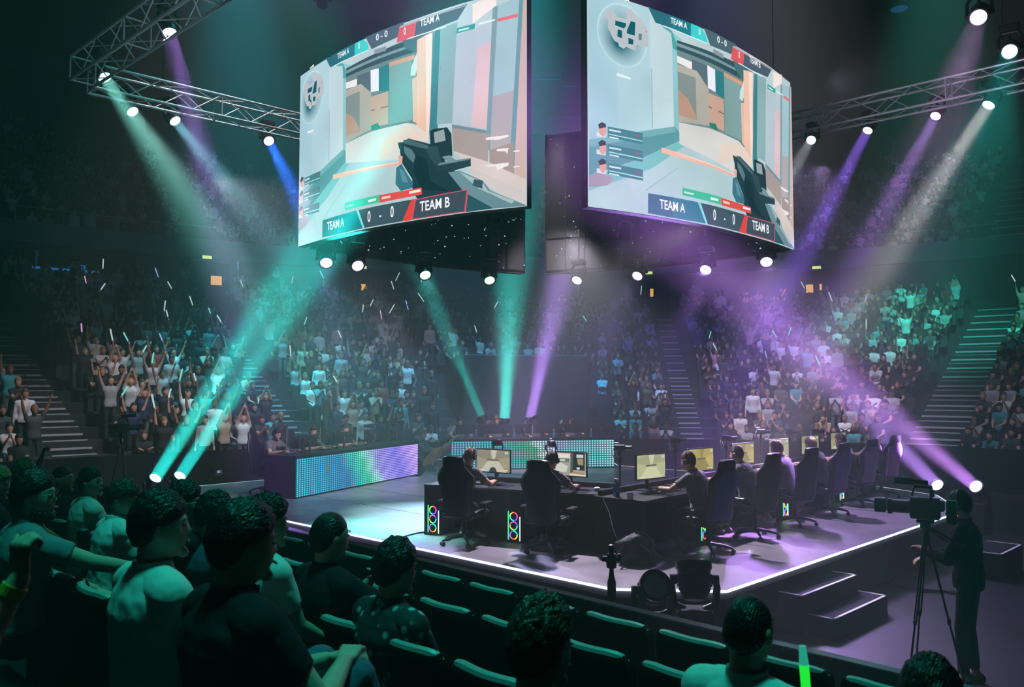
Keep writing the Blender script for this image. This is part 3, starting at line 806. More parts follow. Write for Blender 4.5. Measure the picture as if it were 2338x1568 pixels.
PIC = """
bcd0d4 0,0 1,0 1,1 0,1
b4cfd4 .003,.783 .337,.594 .493,.480 .625,.481 .717,.612 1.000,.757 1.000,.995 .003,1.000
b2d2dc .003,.004 .167,.000 .299,.000 .304,.546 .004,.695
a9cddc .003,.004 .087,.000 .100,.626 .004,.695
c2d8df .209,.000 .295,.000 .300,.547 .214,.584
9fb9c2 .213,.293 .217,.291 .218,.578 .214,.580
8cc3c9 .294,.077 .335,.100 .337,.594 .300,.630
4fa39f .246,.049 .294,.073 .327,.171 .297,.159 .291,.087 .259,.072
5d9ba3 .004,.695 .302,.544 .337,.595 .174,.738 .003,.859
77b0b6 .004,.695 .302,.544 .307,.570 .162,.647 .004,.729
7cc2c2 .003,.867 .174,.738 .337,.598 .383,.580 .210,.778 .003,.928
ab9cb0 .003,.859 .040,.828 .083,.856 .061,.892 .003,.911
98b7be .312,.742 .317,.742 .191,.887 .185,.888
6f888b .313,.125 .703,.074 .705,.567 .618,.519 .512,.509 .317,.517
35525c .313,.112 .641,.092 .635,.166 .313,.159
7d99a0 .313,.125 .641,.122 .641,.136 .313,.141
efe9ec .313,.189 .374,.195 .374,.234 .314,.223
5a6e7c .374,.180 .443,.185 .444,.287 .374,.258
f1f2fd .442,.181 .480,.188 .481,.304 .444,.297
2f7c86 .480,.186 .526,.183 .527,.320 .481,.307
b3aea4 .314,.231 .395,.232 .446,.301 .447,.491 .317,.517
84908f .314,.267 .389,.269 .391,.481 .317,.483
ba9483 .315,.355 .354,.388 .389,.461 .389,.480 .317,.483
c9a492 .446,.322 .523,.323 .524,.491 .447,.484
8b6f68 .446,.390 .523,.396 .523,.403 .446,.398
80a3a3 .526,.193 .617,.193 .623,.502 .528,.495
d49f7e .526,.177 .630,.180 .630,.203 .526,.197
447076 .576,.067 .672,.085 .635,.174 .590,.131
cfe6e2 .616,.239 .660,.112 .674,.118 .632,.286 .614,.279
e2bda8 .620,.298 .642,.290 .643,.527 .625,.513
2d7f6d .446,.474 .479,.469 .490,.502 .453,.497
d7d6d4 .317,.521 .447,.504 .512,.506 .605,.511 .686,.569 .690,.609 .605,.592 .573,.687 .318,.626
e6d3c7 .505,.560 .605,.523 .687,.593 .681,.630 .592,.588 .540,.653 .484,.662
ecc0aa .639,.111 .691,.097 .693,.601 .639,.539
f6dccf .671,.105 .698,.098 .688,.595 .676,.581
3d858c .706,.095 .734,.091 .719,.579 .708,.575 .693,.650 .687,.585
8fb4b8 .727,.092 .787,.086 .771,.567 .715,.556
b9c8d1 .784,.151 .900,.127 .881,.627 .770,.572
dec0c6 .854,.235 .895,.217 .883,.624 .834,.600
7ea2a7 .900,.058 .916,.056 .896,.728 .879,.717
a3c4cc .916,.056 .980,.033 .957,.704 .892,.728
b3acb0 .900,.477 .967,.464 .958,.704 .892,.728
6b9ca6 .980,.033 .992,.029 .964,.850 .949,.836
d0b3ad .992,.029 1.000,.027 1.000,.881 .963,.863
f2e2de .837,.020 .914,.000 .910,.054 .838,.115
74939a .770,.572 .882,.630 .880,.646 .770,.591
ac9e9b .770,.588 .890,.650 .886,.777 .775,.700
a59391 .891,.724 .963,.703 .963,.857 .891,.799
d9cbc7 .775,.700 .886,.777 1.000,.881 1.000,1.000 .919,.931 .834,.802
f3b7a5 .246,.665 .573,.697 .573,.713 .247,.690
f7d0c4 .294,.670 .573,.697 .573,.702 .322,.682
cfc8c6 .834,.795 1.000,.938 1.000,1.000 .967,.969 .829,.839
1c3a43 .573,.610 .608,.591 .708,.654 .764,.778 .810,.828 .816,1.000 .670,.959 .626,.854 .625,.798 .580,.697
48656e .587,.594 .612,.595 .687,.652 .693,.673 .592,.612
5a7982 .591,.624 .621,.649 .637,.685 .630,.719 .613,.695 .594,.661
24434b .566,.600 .582,.601 .587,.639 .573,.634
10303a .637,.681 .681,.713 .694,.823 .758,.885 .797,.901 .663,.859 .628,.759
24404a .712,.751 .833,.749 .834,.786 .769,.796 .720,.784
6d868d .720,.745 .829,.748 .830,.756 .723,.757
1b3740 .693,.580 .708,.575 .754,.582 .769,.617 .773,.723 .738,.740 .693,.654
93a3a6 .706,.592 .743,.588 .749,.644 .710,.645
76929a .735,.718 .763,.718 .791,.754 .763,.756
2c4a53 .682,.658 .720,.661 .735,.740 .714,.758 .681,.686
6a8d96 .758,.798 .798,.800 .872,.863 .895,.912 1.000,.997 1.000,1.000 .902,.997 .819,.917
a6bdc2 .797,.806 .870,.866 .887,.911 .967,.972 .957,.983 .860,.898
2a565f .807,.899 .905,.997 .807,1.000
3a5b64 .845,.850 .872,.864 .870,.900 .839,.879
e7a99d .570,.664 .587,.674 .585,.715 .572,.705
3b7383 .562,.725 .583,.710 .607,.769 .629,.815 .626,.842 .581,.845 .559,.805
5990a0 .573,.728 .593,.749 .610,.810 .588,.804
ebe3e1 .880,.665 .949,.667 .949,.676 .919,.683 .881,.675
ebe3e1 .914,.725 .949,.727 .945,.757 .939,.741 .914,.735
ebe3e1 .879,.793 .949,.794 .949,.807 .919,.804 .915,.823 .912,.804 .880,.800
ebe3e1 .964,.743 .981,.744 .981,.750 .964,.750
ebe3e1 .964,.813 .981,.815 .981,.821 .964,.821
2a6d7c .198,.000 .221,.005 .292,.003 .291,.066 .226,.067
1e7f8e .292,.003 .367,.005 .366,.071 .291,.066
3fd2cf .367,.005 .410,.005 .431,.034 .439,.074 .366,.071
d6f4f8 .252,.067 .436,.072 .436,.077 .252,.073
4b6572 .422,.000 .594,.000 .562,.067 .452,.078
e2575f .571,.025 .641,.018 .635,.097 .560,.093
4a5a6b .641,.018 .823,.015 .790,.079 .631,.098
b7a5ad .569,.025 .790,.024 .817,.024 .817,.019 .576,.014
eef3f6 .603,.091 .750,.093 .750,.098 .603,.096
8a9aa2 .465,.087 .517,.091 .517,.115 .465,.111
2c9d96 .789,.118 .848,.119 .846,.143 .787,.145
c5efe8 .794,.128 .828,.129 .828,.138 .793,.137
e6eef0 .859,.121 .909,.119 .909,.126 .859,.130
e8707c .916,.119 .977,.116 .977,.131 .916,.135
45bf9d .323,.841 .495,.843 .493,.883 .322,.878
c9f3e4 .330,.857 .369,.858 .369,.866 .330,.866
e2f8f0 .443,.857 .480,.856 .479,.869 .443,.870
e04f4b .493,.846 .664,.849 .665,.883 .495,.884
f5c6c3 .504,.857 .541,.858 .541,.870 .504,.870
fbe6e4 .616,.856 .660,.856 .660,.868 .616,.869
256b7d .192,.900 .284,.898 .284,.998 .191,.995
1f7f90 .284,.898 .390,.897 .426,.997 .284,.998
7fdce2 .385,.897 .395,.897 .430,.997 .419,.998
3c5560 .397,.898 .629,.899 .595,.998 .428,.998
e2453f .625,.899 .645,.899 .627,1.000 .590,.999
d9556a .637,.901 .828,.895 .820,1.000 .627,.999
3e4b58 .643,.905 .823,.899 .815,.996 .631,.995
3f8289 .058,.623 .174,.621 .174,.674 .058,.674
a2e2de .060,.655 .173,.657 .173,.662 .060,.660
cfdfe6 .062,.633 .101,.633 .101,.641 .062,.642
eaf4f6 .062,.668 .093,.668 .093,.674 .062,.673
a8587f .150,.635 .166,.635 .166,.644 .150,.644
d6dde2 .023,.656 .052,.657 .050,.678 .022,.678
dba294 .030,.620 .041,.614 .052,.623 .053,.645 .048,.668 .041,.675 .030,.660
3b3f47 .027,.624 .039,.608 .052,.614 .053,.628 .041,.625 .031,.641
3f8289 .058,.705 .174,.706 .173,.758 .057,.756
a2e2de .060,.737 .172,.741 .172,.746 .060,.743
cfdfe6 .062,.716 .101,.716 .101,.724 .062,.724
eaf4f6 .062,.750 .093,.751 .093,.757 .062,.755
a8587f .149,.719 .165,.719 .165,.728 .149,.728
d6dde2 .022,.738 .052,.739 .050,.760 .021,.759
dba294 .030,.702 .041,.696 .051,.705 .052,.727 .048,.750 .040,.757 .030,.742
3b3f47 .027,.706 .039,.690 .051,.696 .052,.710 .041,.707 .031,.723
3f8289 .057,.792 .173,.795 .173,.847 .057,.843
a2e2de .059,.824 .172,.830 .172,.836 .059,.829
cfdfe6 .061,.802 .100,.803 .100,.812 .061,.811
eaf4f6 .061,.837 .093,.838 .093,.844 .061,.842
a8587f .149,.807 .165,.808 .165,.817 .149,.817
d6dde2 .022,.824 .052,.826 .050,.846 .021,.845
dba294 .030,.788 .040,.782 .051,.792 .052,.813 .047,.836 .040,.843 .030,.828
3b3f47 .026,.792 .038,.777 .051,.783 .052,.796 .040,.793 .031,.809
bbc2c8 .045,.127 .049,.091 .060,.080 .076,.077 .085,.095 .096,.104 .119,.100 .122,.080 .114,.056 .136,.047 .145,.056 .153,.093 .178,.085 .188,.110 .196,.156 .194,.203 .172,.209 .152,.209 .150,.240 .127,.235 .117,.232 .110,.245 .094,.239 .092,.224 .079,.219 .080,.171 .058,.164 .059,.125
0c5a66 .083,.122 .118,.121 .117,.135 .111,.149 .082,.144
0c5a66 .134,.104 .149,.104 .147,.168 .120,.168 .121,.152 .134,.147
0c5a66 .090,.161 .104,.161 .104,.197 .089,.196
0c5a66 .125,.186 .142,.190 .141,.213 .125,.215
5c868a .160,.152 .172,.150 .170,.180 .160,.182
e6f2f6 .086,.367 .106,.369 .134,.374 .129,.384 .104,.382 .086,.380
ef7f78 .184,.126 .192,.130 .186,.141
eef3f8 .098,.008 .128,.000 .128,.013 .098,.014
"""
# ------------------------------------------------------------------ hanging video screens
ZB, ZT_ = 5.735, 9.25
CL = catmull([(-4.32, 16.63), (-3.64, 15.8), (-2.69, 14.82), (-1.94, 14.2), (-.8, 13.4), (.24, 12.88)], 6)
CR_ = catmull([(1.19, 12.9), (2.18, 13.5), (3.33, 14.34), (4.07, 15.03), (5.07, 16.08), (5.81, 17.0)], 6)
CBL = catmull([(.22, 20.75), (-1.05, 20.05), (-2.3, 19.05), (-3.35, 17.95), (-4.25, 16.9)], 6)
CBR = catmull([(5.75, 17.25), (4.85, 18.25), (3.8, 19.2), (2.4, 20.15), (.93, 20.78)], 6)
class Curved:
    def __init__(s, C):
        s.C = C; s.S = np.concatenate([[0], np.cumsum(np.linalg.norm(np.diff(C, axis=0), axis=1))]); s.L = s.S[-1]
        t = np.gradient(C, axis=0); t /= np.linalg.norm(t, axis=1)[:, None]; s.N = np.stack([t[:, 1], -t[:, 0]], 1)
    def p(s, u, v, o=0):
        d = u * s.L
        x = np.interp(d, s.S, s.C[:, 0]); y = np.interp(d, s.S, s.C[:, 1])
        nx = np.interp(d, s.S, s.N[:, 0]); ny = np.interp(d, s.S, s.N[:, 1])
        return (x + nx * o, y + ny * o, ZT_ - v * (ZT_ - ZB))
def text_mesh(txt, size=1, bold=.02):
    c = bpy.data.curves.new('t', 'FONT'); c.body = txt; c.size = size; c.align_x = 'CENTER'; c.align_y = 'CENTER'; c.offset = bold; c.resolution_u = 3
    o = bpy.data.objects.new('t', c); COL.objects.link(o)
    me = bpy.data.meshes.new_from_object(o.evaluated_get(bpy.context.evaluated_depsgraph_get()))
    v = [tuple(p.co) for p in me.vertices]; f = [tuple(q.vertices) for q in me.polygons]
    bpy.data.objects.remove(o); bpy.data.curves.remove(c); bpy.data.meshes.remove(me); return v, f
POLY = []
for ln in PIC.strip().splitlines():
    c, *pp = ln.split(); POLY.append((c, [tuple(map(float, q.split(','))) for q in pp]))
def mixc(a, b, t): return [x + (y - x) * t for x, y in zip(a, b)]
def picture(curve, right):
    "the match picture as thin layers of lit colour on the curved display"
    bm = bmesh.new(); cl = bm.loops.layers.float_color.new('Col'); lay = [0]
    def add(pts, col, shade=.05, rim=None):
        lay[0] += 1; z = lay[0]
        c = lin(col) if isinstance(col, str) else col
        vs = [bm.verts.new((u, v, z)) for u, v in pts]
        try: f = bm.faces.new(vs)
        except ValueError: return
        fs = bmesh.ops.triangulate(bm, faces=[f])['faces']
        us = [u for u, v in pts]; vv = [v for u, v in pts]
        geom = fs + list({e for q in fs for e in q.edges}) + list({w for q in fs for w in q.verts})
        for k in range(1, 24):
            if min(us) + .003 < k / 24 < max(us) - .003:
                g = bmesh.ops.bisect_plane(bm, geom=geom, plane_co=(k / 24, 0, 0), plane_no=(1, 0, 0), dist=1e-6)
                geom = g['geom']
        for k in range(1, 7):
            if max(vv) - min(vv) > .15 and min(vv) + .02 < k / 7 < max(vv) - .02:
                geom = bmesh.ops.bisect_plane(bm, geom=geom, plane_co=(0, k / 7, 0), plane_no=(0, 1, 0), dist=1e-6)['geom']
        for g in geom:
            if isinstance(g, bmesh.types.BMFace) and g.is_valid:
                for l in g.loops:
                    u, v = l.vert.co.x, l.vert.co.y
                    n = 1 + shade * 2 * noise.noise(V(u * 7, v * 7, z * .37))
                    l[cl] = (*[max(0, x * n) for x in c], 1)
    def addt(txt, u, v, h, w=None, col='#f2f6fa', sx=.62, slope=0):
        lay[0] += 1
        tv, tf = text_mesh(txt, 1, .018)
        W = max(p[0] for p in tv) - min(p[0] for p in tv); Hh = .72
        ky = h / Hh; kx = (w / W) if w else ky * (ZT_ - ZB) / curve.L * sx
        vs = [bm.verts.new((u + p[0] * kx, v - p[1] * ky, lay[0])) for p in tv]; c = (*lin(col), 1)
        for f in tf:
            try:
                g = bm.faces.new([vs[i] for i in f])
                for l in g.loops: l[cl] = c
            except ValueError: pass
    radar_at = None; n = 0
    for c, pts in POLY:
        n += 1
        if c == 'bbc2c8':
            for k in range(16):
                t = k / 15; rr = 1 - .8 * t; cx, cy = .108 - .012 * t, .18 + .035 * t
                col = mixc(lin('#aecfda'), lin('#0d6472'), t ** 1.2)
                if k == 0: col = lin('#bfe0e6')
                add([(cx + .084 * rr * math.cos(a), cy + .15 * rr * math.sin(a)) for a in [2 * PI * i / 30 for i in range(30)]], col, 0)
        add(pts, c, .07 if n < 80 else .03)
    add([(.645, .035), (.645, .035), (.646, .036)], '#ffffff')
    addt('TEAM A', .311, .036, .030, .066); addt('0', .397, .038, .034); addt('0 - 0', .503, .035, .034, .05)
    addt('0', .599, .057, .036); addt('TEAM A' if not right else 'TEAM B', .695, .045, .036, .072)
    addt('TEAM A', .278, .946, .045, .098); addt('0', .454, .949, .056); addt('-', .504, .950, .05); addt('0', .553, .947, .056)
    addt('TEAM B', .716, .946, .048, .108)
    me = bpy.data.meshes.new('display')
    for w in bm.verts: w.co = curve.p(w.co.x, w.co.y, .012 + w.co.z * .00045)
    bm.to_mesh(me); bm.free(); me.materials.append(M['screen_picture']); return me
mat('screen_case', (.004, .005, .007), .6)
M['tiny_light'] = glow('tiny_light', '#bfe6ff', .8)
def video_screen(C, label, pic=None, right=False, inner=False, seed=0):
    cv = Curved(C); root = thing('video_screen', label, 'screen', (0, 0, 0), 0, 'centre-hung video screens')
    if pic is not None:
        me = picture(cv, right); o = bpy.data.objects.new('display', me); COL.objects.link(o); o.parent = root
    f = MB(); n = 36
    vs = []; 
    for k in range(n + 1):
        u = k / n
        for (v, o) in ((-.002, .0), (1.002, .0), (1.002, -.16), (-.002, -.16)): vs.append(cv.p(u, v, o))
    fs = [(k * 4 + j, k * 4 + (j + 1) % 4, (k + 1) * 4 + (j + 1) % 4, (k + 1) * 4 + j) for k in range(n) for j in range(4)] + [(0, 1, 2, 3), (n * 4 + 3, n * 4 + 2, n * 4 + 1, n * 4)]
    f.add(vs, fs); f.build('cabinet', 'screen_case', root)
    rnd = random.Random(seed)
    # back framework, seen from inside the cube
    if inner:
        f = MB()
        for k in range(0, 13):
            for v in (0, 1):
                pass
            a, b = cv.p(k / 12, 0.0, -.2), cv.p(k / 12, 1.0, -.2); f.cyl(a, b, .018, 6)
        for v in (.02, .25, .5, .75, .98):
            f.tube([cv.p(k / 16, v, -.2) for k in range(17)], .014, 6)
        f.build('back_frame', 'black_metal', root)
        g = MB()
        for _ in range(150):
            u, v = rnd.random(), rnd.random(); p = cv.p(u, v, -.235); s = rnd.choice((.012, .018, .03))
            g.box(p, (s, .012, rnd.choice((.010, .014, .028))))
        g.build('status_lights', 'tiny_light', root)
    return root
video_screen(CL, 'giant curved video screen left of the central gap, showing a shooter match view', pic=True, seed=1)
video_screen(CR_, 'giant curved video screen right of the central gap, showing a shooter match view', pic=True, right=True, seed=2)
video_screen(CBL, 'dark back of the rear left curved screen, seen under the left bright screen', inner=True, seed=3)
video_screen(CBR, 'dark back of the rear right curved screen, seen under the right bright screen', inner=True, seed=4)
# ------------------------------------------------------------------ trusses
def truss(a, b, s, label, seg=.62, flip=False):
    a, b = V(*a), V(*b); L = (b - a).length; d = (b - a) / L; w = V(-d.y, d.x, 0); u = V(0, 0, 1)
    root = thing('lighting_truss', label, 'truss', a, math.atan2(d.y, d.x), 'box trusses under the roof')
    h = s / 2; cor = [(-h, -h), (h, -h), (h, h), (-h, h)]
    for y, z in cor:
        f = MB(); f.cyl((0, y, z), (L, y, z), .028, 8); f.build('chord', 'truss_metal', root)
    f = MB(); n = int(L / seg)
    for k in range(n + 1):
        x = L * k / n
        if k % 4 == 0:
            for i in range(4): f.cyl((x, *cor[i]), (x, *cor[(i + 1) % 4]), .016, 6)
    for k in range(n):
        x0, x1 = L * k / n, L * (k + 1) / n
        for i in range(4):
            p, q = cor[i], cor[(i + 1) % 4]
            if k % 2: p, q = q, p
            f.cyl((x0, *p), (x1, *q), .012, 5)
    f.build('bracing', 'truss_metal', root)
    for fr in (.12, .5, .88):
        g = MB(); g.cyl((L * fr, 0, h), (L * fr, 0, 21.97 - a.z), .008, 5); g.build('hoist_cable', 'black_metal', root)
    return root
TZ = 9.0
truss((-8.35, 16.1, TZ), (.2, 23.9, TZ), .46, 'silver box truss running from the left corner to behind the left screen')
truss((-8.3, 15.7, TZ), (-1.0, 8.9, TZ), .46, 'silver box truss running from the left corner towards the camera, top left')
truss((10.9, 15.1, TZ), (1.6, 23.7, TZ), .46, 'silver box truss running behind the right screen towards the right edge')
truss((10.9, 14.7, TZ), (4.2, 8.2, TZ), .46, 'silver box truss crossing the top right corner towards the camera')
# ------------------------------------------------------------------ haze
w_ = bpy.data.worlds.new('world'); SC.world = w_; w_.use_nodes = True
w_.node_tree.nodes['Background'].inputs[0].default_value = (.0, .0, .0, 1)
v_ = w_.node_tree.nodes.new('ShaderNodeVolumeScatter')
v_.inputs['Density'].default_value = .0098; v_.inputs['Anisotropy'].default_value = .2
w_.node_tree.links.new(v_.outputs[0], w_.node_tree.nodes['World Output'].inputs['Volume'])
cy = SC.cycles
cy.max_bounces = 5; cy.diffuse_bounces = 2; cy.glossy_bounces = 2; cy.transmission_bounces = 2; cy.volume_bounces = 0
cy.use_light_tree = True; cy.adaptive_threshold = .025; cy.sample_clamp_indirect = 3; cy.caustics_reflective = False; cy.caustics_refractive = False
# ------------------------------------------------------------------ fixtures
TEAL, VIO, WHT, BLU, CYA = (.02, .92, .82), (.52, .26, 1), (.85, .95, 1), (.03, .16, 1), (.25, .85, 1)
LENS = {}
def lens_mat(name, c, s):
    if name not in LENS: LENS[name] = glow('lens_' + name, [min(1, .35 + .65 * x) for x in c], s)
    return LENS[name]
def fixture(p, aim, col, cname, label, power=60, r=.11, spread=9, hang=True, up_to=None, lit=True, size=1.0, ls=4, group='moving head spotlights', floor_z=None):
    p, aim = V(*p), V(*aim); d = (aim - p).normalized()
    root = thing('moving_head_light', label, 'spotlight', p, 0, group)
    q = V(0, 0, -1).rotation_difference(d); k = size
    T = Matrix.Translation((0, 0, 0)) @ q.to_matrix().to_4x4()
    f = MB(); f.T = T
    f.lathe([(.02, .36 * k), (.10 * k, .34 * k), (.135 * k, .26 * k), (.14 * k, .1 * k), (.155 * k, .05 * k), (.155 * k, -.01), (.128 * k, -.012), (.122 * k, .02), (.0, .02)], 22)
    for z in (.12, .17, .22, .27): f.lathe([(.1 * k, z * k), (.148 * k, z * k), (.148 * k, (z + .018) * k), (.1 * k, (z + .018) * k)], 22)
    f.build('lamp_head', 'black_plastic', root, smooth=True)
    f = MB(); f.T = T; f.lathe([(.0, .0), (.06 * k, -.004), (.12 * k, .004), (.12 * k, .012), (.0, .012)], 24)
    f.build('lens', lens_mat(cname, col, ls) if lit else 'steel', root, smooth=True)
    # yoke and base
    z = 1 if hang else -1
    side = d.cross(V(0, 0, 1)); side = side.normalized() if side.length > .1 else V(1, 0, 0)
    c = T @ V(0, 0, .16 * k)
    f = MB()
    for s in (-1, 1):
        a = c + side * .175 * k * s; f.tube([a, a + V(0, 0, z * .2 * k), c + side * .12 * k * s + V(0, 0, z * .29 * k)], .028 * k, 8); f.ball(a, .045 * k, 10, 6)
    f.tube([c + side * .12 * k + V(0, 0, z * .29 * k), c - side * .12 * k + V(0, 0, z * .29 * k)], .03 * k, 8)
    f.build('yoke', 'black_plastic', root)
    f = MB(); b0 = c + V(0, 0, z * .31 * k)
    if floor_z is not None:
        bz = floor_z - p.z; f.box((c.x, c.y, (b0.z + bz) / 2), (.34 * k, .28 * k, max(.04, abs(b0.z - bz))), Matrix.Rotation(math.atan2(side.y, side.x), 3, 'Z'), bev=.02)
    else: f.box(b0 + V(0, 0, z * .05 * k), (.32 * k, .26 * k, .12 * k), Matrix.Rotation(math.atan2(side.y, side.x), 3, 'Z'), bev=.02)
    f.build('base', 'black_plastic', root)
    if up_to is not None:
        f = MB(); f.cyl(b0 + V(0, 0, .1 * k), V(b0.x, b0.y, up_to - p.z), .022, 6); f.build('hanger', 'black_metal', root)
    if lit and power:
        l = bpy.data.lights.new('beam', 'AREA'); l.shape = 'DISK'; l.size = 2 * r; l.spread = R(spread); l.energy = power * 0.95; l.color = col
        lo = bpy.data.objects.new('beam', l); COL.objects.link(lo); lo.parent = root
        lo.location = d * .02; lo.rotation_euler = V(0, 0, -1).rotation_difference(d).to_euler()
    return root
def wash(p, aim, col, w, ang, blend=.6, rad=.25, name='wash'):
    "unseen spot light without a fixture, washing stage"
    p, aim = V(*p), V(*aim); d = aim - p
    root = thing('wash_light', None, None, p, 0)
    l = bpy.data.lights.new(name, 'SPOT'); l.energy = w; l.color = col; l.spot_size = R(ang); l.spot_blend = blend; l.shadow_soft_size = rad
    lo = bpy.data.objects.new(name, l); COL.objects.link(lo); lo.location = p; lo.rotation_euler = V(0, 0, -1).rotation_difference(d.normalized()).to_euler()
    bpy.data.objects.remove(root)
    return lo
def A(px, py, Y): return at(px, py, Y=Y)
F = fixture
# left trusses
F(A(387, 75, 13.8), A(470, 420, 12.8), VIO, 'violet', 'violet moving head light on the upper left truss, nearest the camera', 90, .12, 11, up_to=TZ - .2, size=.95)
F(A(239, 177, 16.0), A(440, 480, 15.0), (.28, 1, .82), 'white', 'white moving head light hanging under the left truss corner', 85, .11, 15, up_to=TZ - .2)
F(A(303, 255, 17.6), A(500, 520, 16.6), (.5, 1, .95), 'white', 'white moving head light hanging low below the left truss corner', 42, .11, 15, up_to=TZ - .2)
F(A(400, 276, 17.9), A(600, 520, 17), CYA, 'cyan', 'cyan-white moving head light on the left truss, left of the blue one', 75, .1, 15, up_to=TZ - .2)
F(A(614, 322, 19.6), A(700, 490, 17.5), BLU, 'blue', 'small blue moving head light on the left truss beside the screen', 110, .1, 10, up_to=TZ - .2)
F(A(735, -14, 18.5), (-2.6, 5.0, 19.5), (.02, .85, .75), 'teal', 'teal wash light at the top edge above the left screen', 1200, .2, 50, up_to=20)
# under the screens
under = [(745, 600, 16.2, 760, 760, 17.5, VIO, 'violet', 'left of the left dark screen back, lowest at the far left', 25, 18),
 (817, 607, 16.6, 880, 740, 18, (.6, .6, 1), 'violet', 'second from the left under the left screen', 25, 18),
 (971, 628, 17.8, 1030, 800, 18.5, (.6, .9, 1), 'white', 'below the middle of the left screen', 14, 22),
 (1118, 640, 19.2, 1150, 800, 19.5, (.75, .75, 1), 'white', 'near the central gap under the left screen', 26, 24),
 (1135, 536, 16.0, 1148, 640, 16.4, VIO, 'violet', 'high inside the screen cube on the left of the gap', 12, 14),
 (1425, 543, 16.0, 1412, 640, 16.4, VIO, 'violet', 'high inside the screen cube on the right of the gap', 12, 14),
 (1317, 640, 19.2, 1240, 800, 19.5, VIO, 'violet', 'near the central gap under the right screen', 44, 26),
 (1455, 630, 18.6, 1370, 780, 19, VIO, 'violet', 'second from the gap under the right screen', 34, 24),
 (1611, 616, 17.4, 1550, 780, 18, VIO, 'violet', 'third from the gap under the right screen', 26, 26),
 (1750, 598, 16.6, 1752, 760, 17.5, VIO, 'violet', 'furthest right under the right screen', 24, 30)]
for x, y, Y, ax, ay, aY, c, cn, nm, w, sp in under:
    aY = Y - 1.6 if y > 560 else aY
    F(A(x, y, Y), A(ax, ay, aY), c, cn, f'{cn} moving head light {nm}', w, .11, sp, up_to=6.6 if y > 560 else 8.5, size=.95)
# right trusses
F(A(1852, 320, 18.8), A(1740, 500, 15.8), WHT, 'white', 'white moving head light under the right truss, closest to the right screen', 20, .09, 10, up_to=TZ - .2, size=.85)
F(A(1981, 298, 18.2), A(1860, 530, 17), (.3, .15, 1), 'violet', 'violet moving head light under the right truss, second from the screen', 90, .1, 10, up_to=TZ - .2, size=.85)
F(A(2136, 265, 17.4), A(2010, 500, 16), VIO, 'violet', 'violet moving head light under the right truss, left of the big white one', 50, .1, 10, up_to=TZ - .2, size=.85)
F(A(2257, 240, 16.2), A(2060, 540, 15.6), (1, .9, .95), 'white', 'large white moving head light under the right truss near the edge', 85, .12, 12, up_to=TZ - .2, size=.95)
F(A(2234, 40, 13.4), A(2160, 260, 11), (.8, .4, .9), 'pink', 'pink-white wash light at the top right corner', 18, .12, 12, up_to=TZ - .1, size=1.05, ls=2.5)
F(A(2305, 118, 14.8), A(2260, 300, 12), TEAL, 'teal', 'teal wash light near the right edge above the truss', 18, .12, 14, up_to=TZ + .2, size=1.05, ls=2.5)
# floor lights
F(A(355, 1091, 17.6), A(520, 830, 16.3), TEAL, 'teal', 'teal beam light on the floor left of the stage, outer one', 190, .13, 7.5, hang=False, floor_z=0, size=1.0)
F(A(411, 1086, 18.0), A(600, 800, 16.5), TEAL, 'teal', 'teal beam light on the floor left of the stage, beside the stage edge', 170, .13, 7.5, hang=False, floor_z=0, size=1.0)
F(A(2140, 1107, 17.3), A(1960, 930, 16), VIO, 'violet', 'violet beam light at the back right of the stage, nearer the players', 150, .13, 12, hang=False, floor_z=0, size=1.0)
F(A(2228, 1110, 16.4), A(2060, 970, 15.2), (.62, .25, 1), 'violet', 'violet beam light at the back right of the stage, nearer the right edge', 120, .12, 10, hang=False, floor_z=0, size=1.0)
F(A(1100, 950, 25.0), A(1020, 760, 25.2), TEAL, 'teal', 'teal beam light behind the rear desk, between the first two players', 110, .12, 11, hang=False, floor_z=.7)
F(A(1152, 956, 25.1), A(1165, 700, 25.4), (.06, 1, .85), 'teal', 'teal beam light directly behind the second player of the rear desk', 520, .16, 19, hang=False, floor_z=.7)
F(A(1210, 956, 25.1), A(1262, 720, 25.4), VIO, 'violet', 'violet beam light behind the rear desk, left of the third player', 480, .15, 17, hang=False, floor_z=.7)
# unlit lamps standing in front of the stage
F((0, 0, 0), (0, 0, 1), WHT, 'white', 'x', 0, lit=False) if False else None
# unseen spots without fixtures, most added for their light on players and crowd
wash((-7.2, 19.4, 7.9), (3.4, 12.4, .9), (.86, .78, 1), 2300, 44, .7, .12, 'stage_key')
wash((7.6, 19.8, 8.2), (1.5, 13.0, .8), (.62, .45, 1), 800, 66, .6, .15, 'stage_key_right')
wash((1.0, 13.7, 5.5), (1.5, 11.2, .7), (.88, .8, 1), 2100, 72, .7, .12, 'front_top')  # added under the screens to brighten the front players
wash((4.9, 15.9, 5.4), (5.6, 13.6, .7), (.66, .48, 1), 1213, 100, .7, .12, 'right_top')  # added over the right row to lift its players
wash((-2.6, 15.6, 5.5), (-4.0, 17.6, .7), (.75, .78, 1), 130, 95, .7, .12, 'left_top')
wash((3.2, 13.6, 5.6), (-4.5, 18.9, 2.0), (1, .84, .9), 2640, 38, .6, .12, 'left_desk_key')  # added to light the faces at the left desk
wash((1.0, 17.5, 8.4), (.9, 24.0, 1.6), (1, .85, .95), 3840, 40, .7, .15, 'rear_desk_key')  # added to brighten the rear players
wash((-2, 25, 8.4), (-4, 16.5, .7), (.6, .7, .95), 312, 60, .7, .2, 'stage_left_back')
wash((-3.5, 15, 19.5), (-9.8, 23.8, 1.6), (1, .76, .82), 11040, 34, .8, .3, 'crowd_left_front')
wash((0, 20, 20), (-3.5, 30, 3), (.75, .74, 1), 7098, 42, .8, .3, 'crowd_mid_left')
wash((5, 20, 20), (10, 30.5, 2.5), (.8, .76, 1), 15525, 38, .8, .3, 'crowd_mid_right')
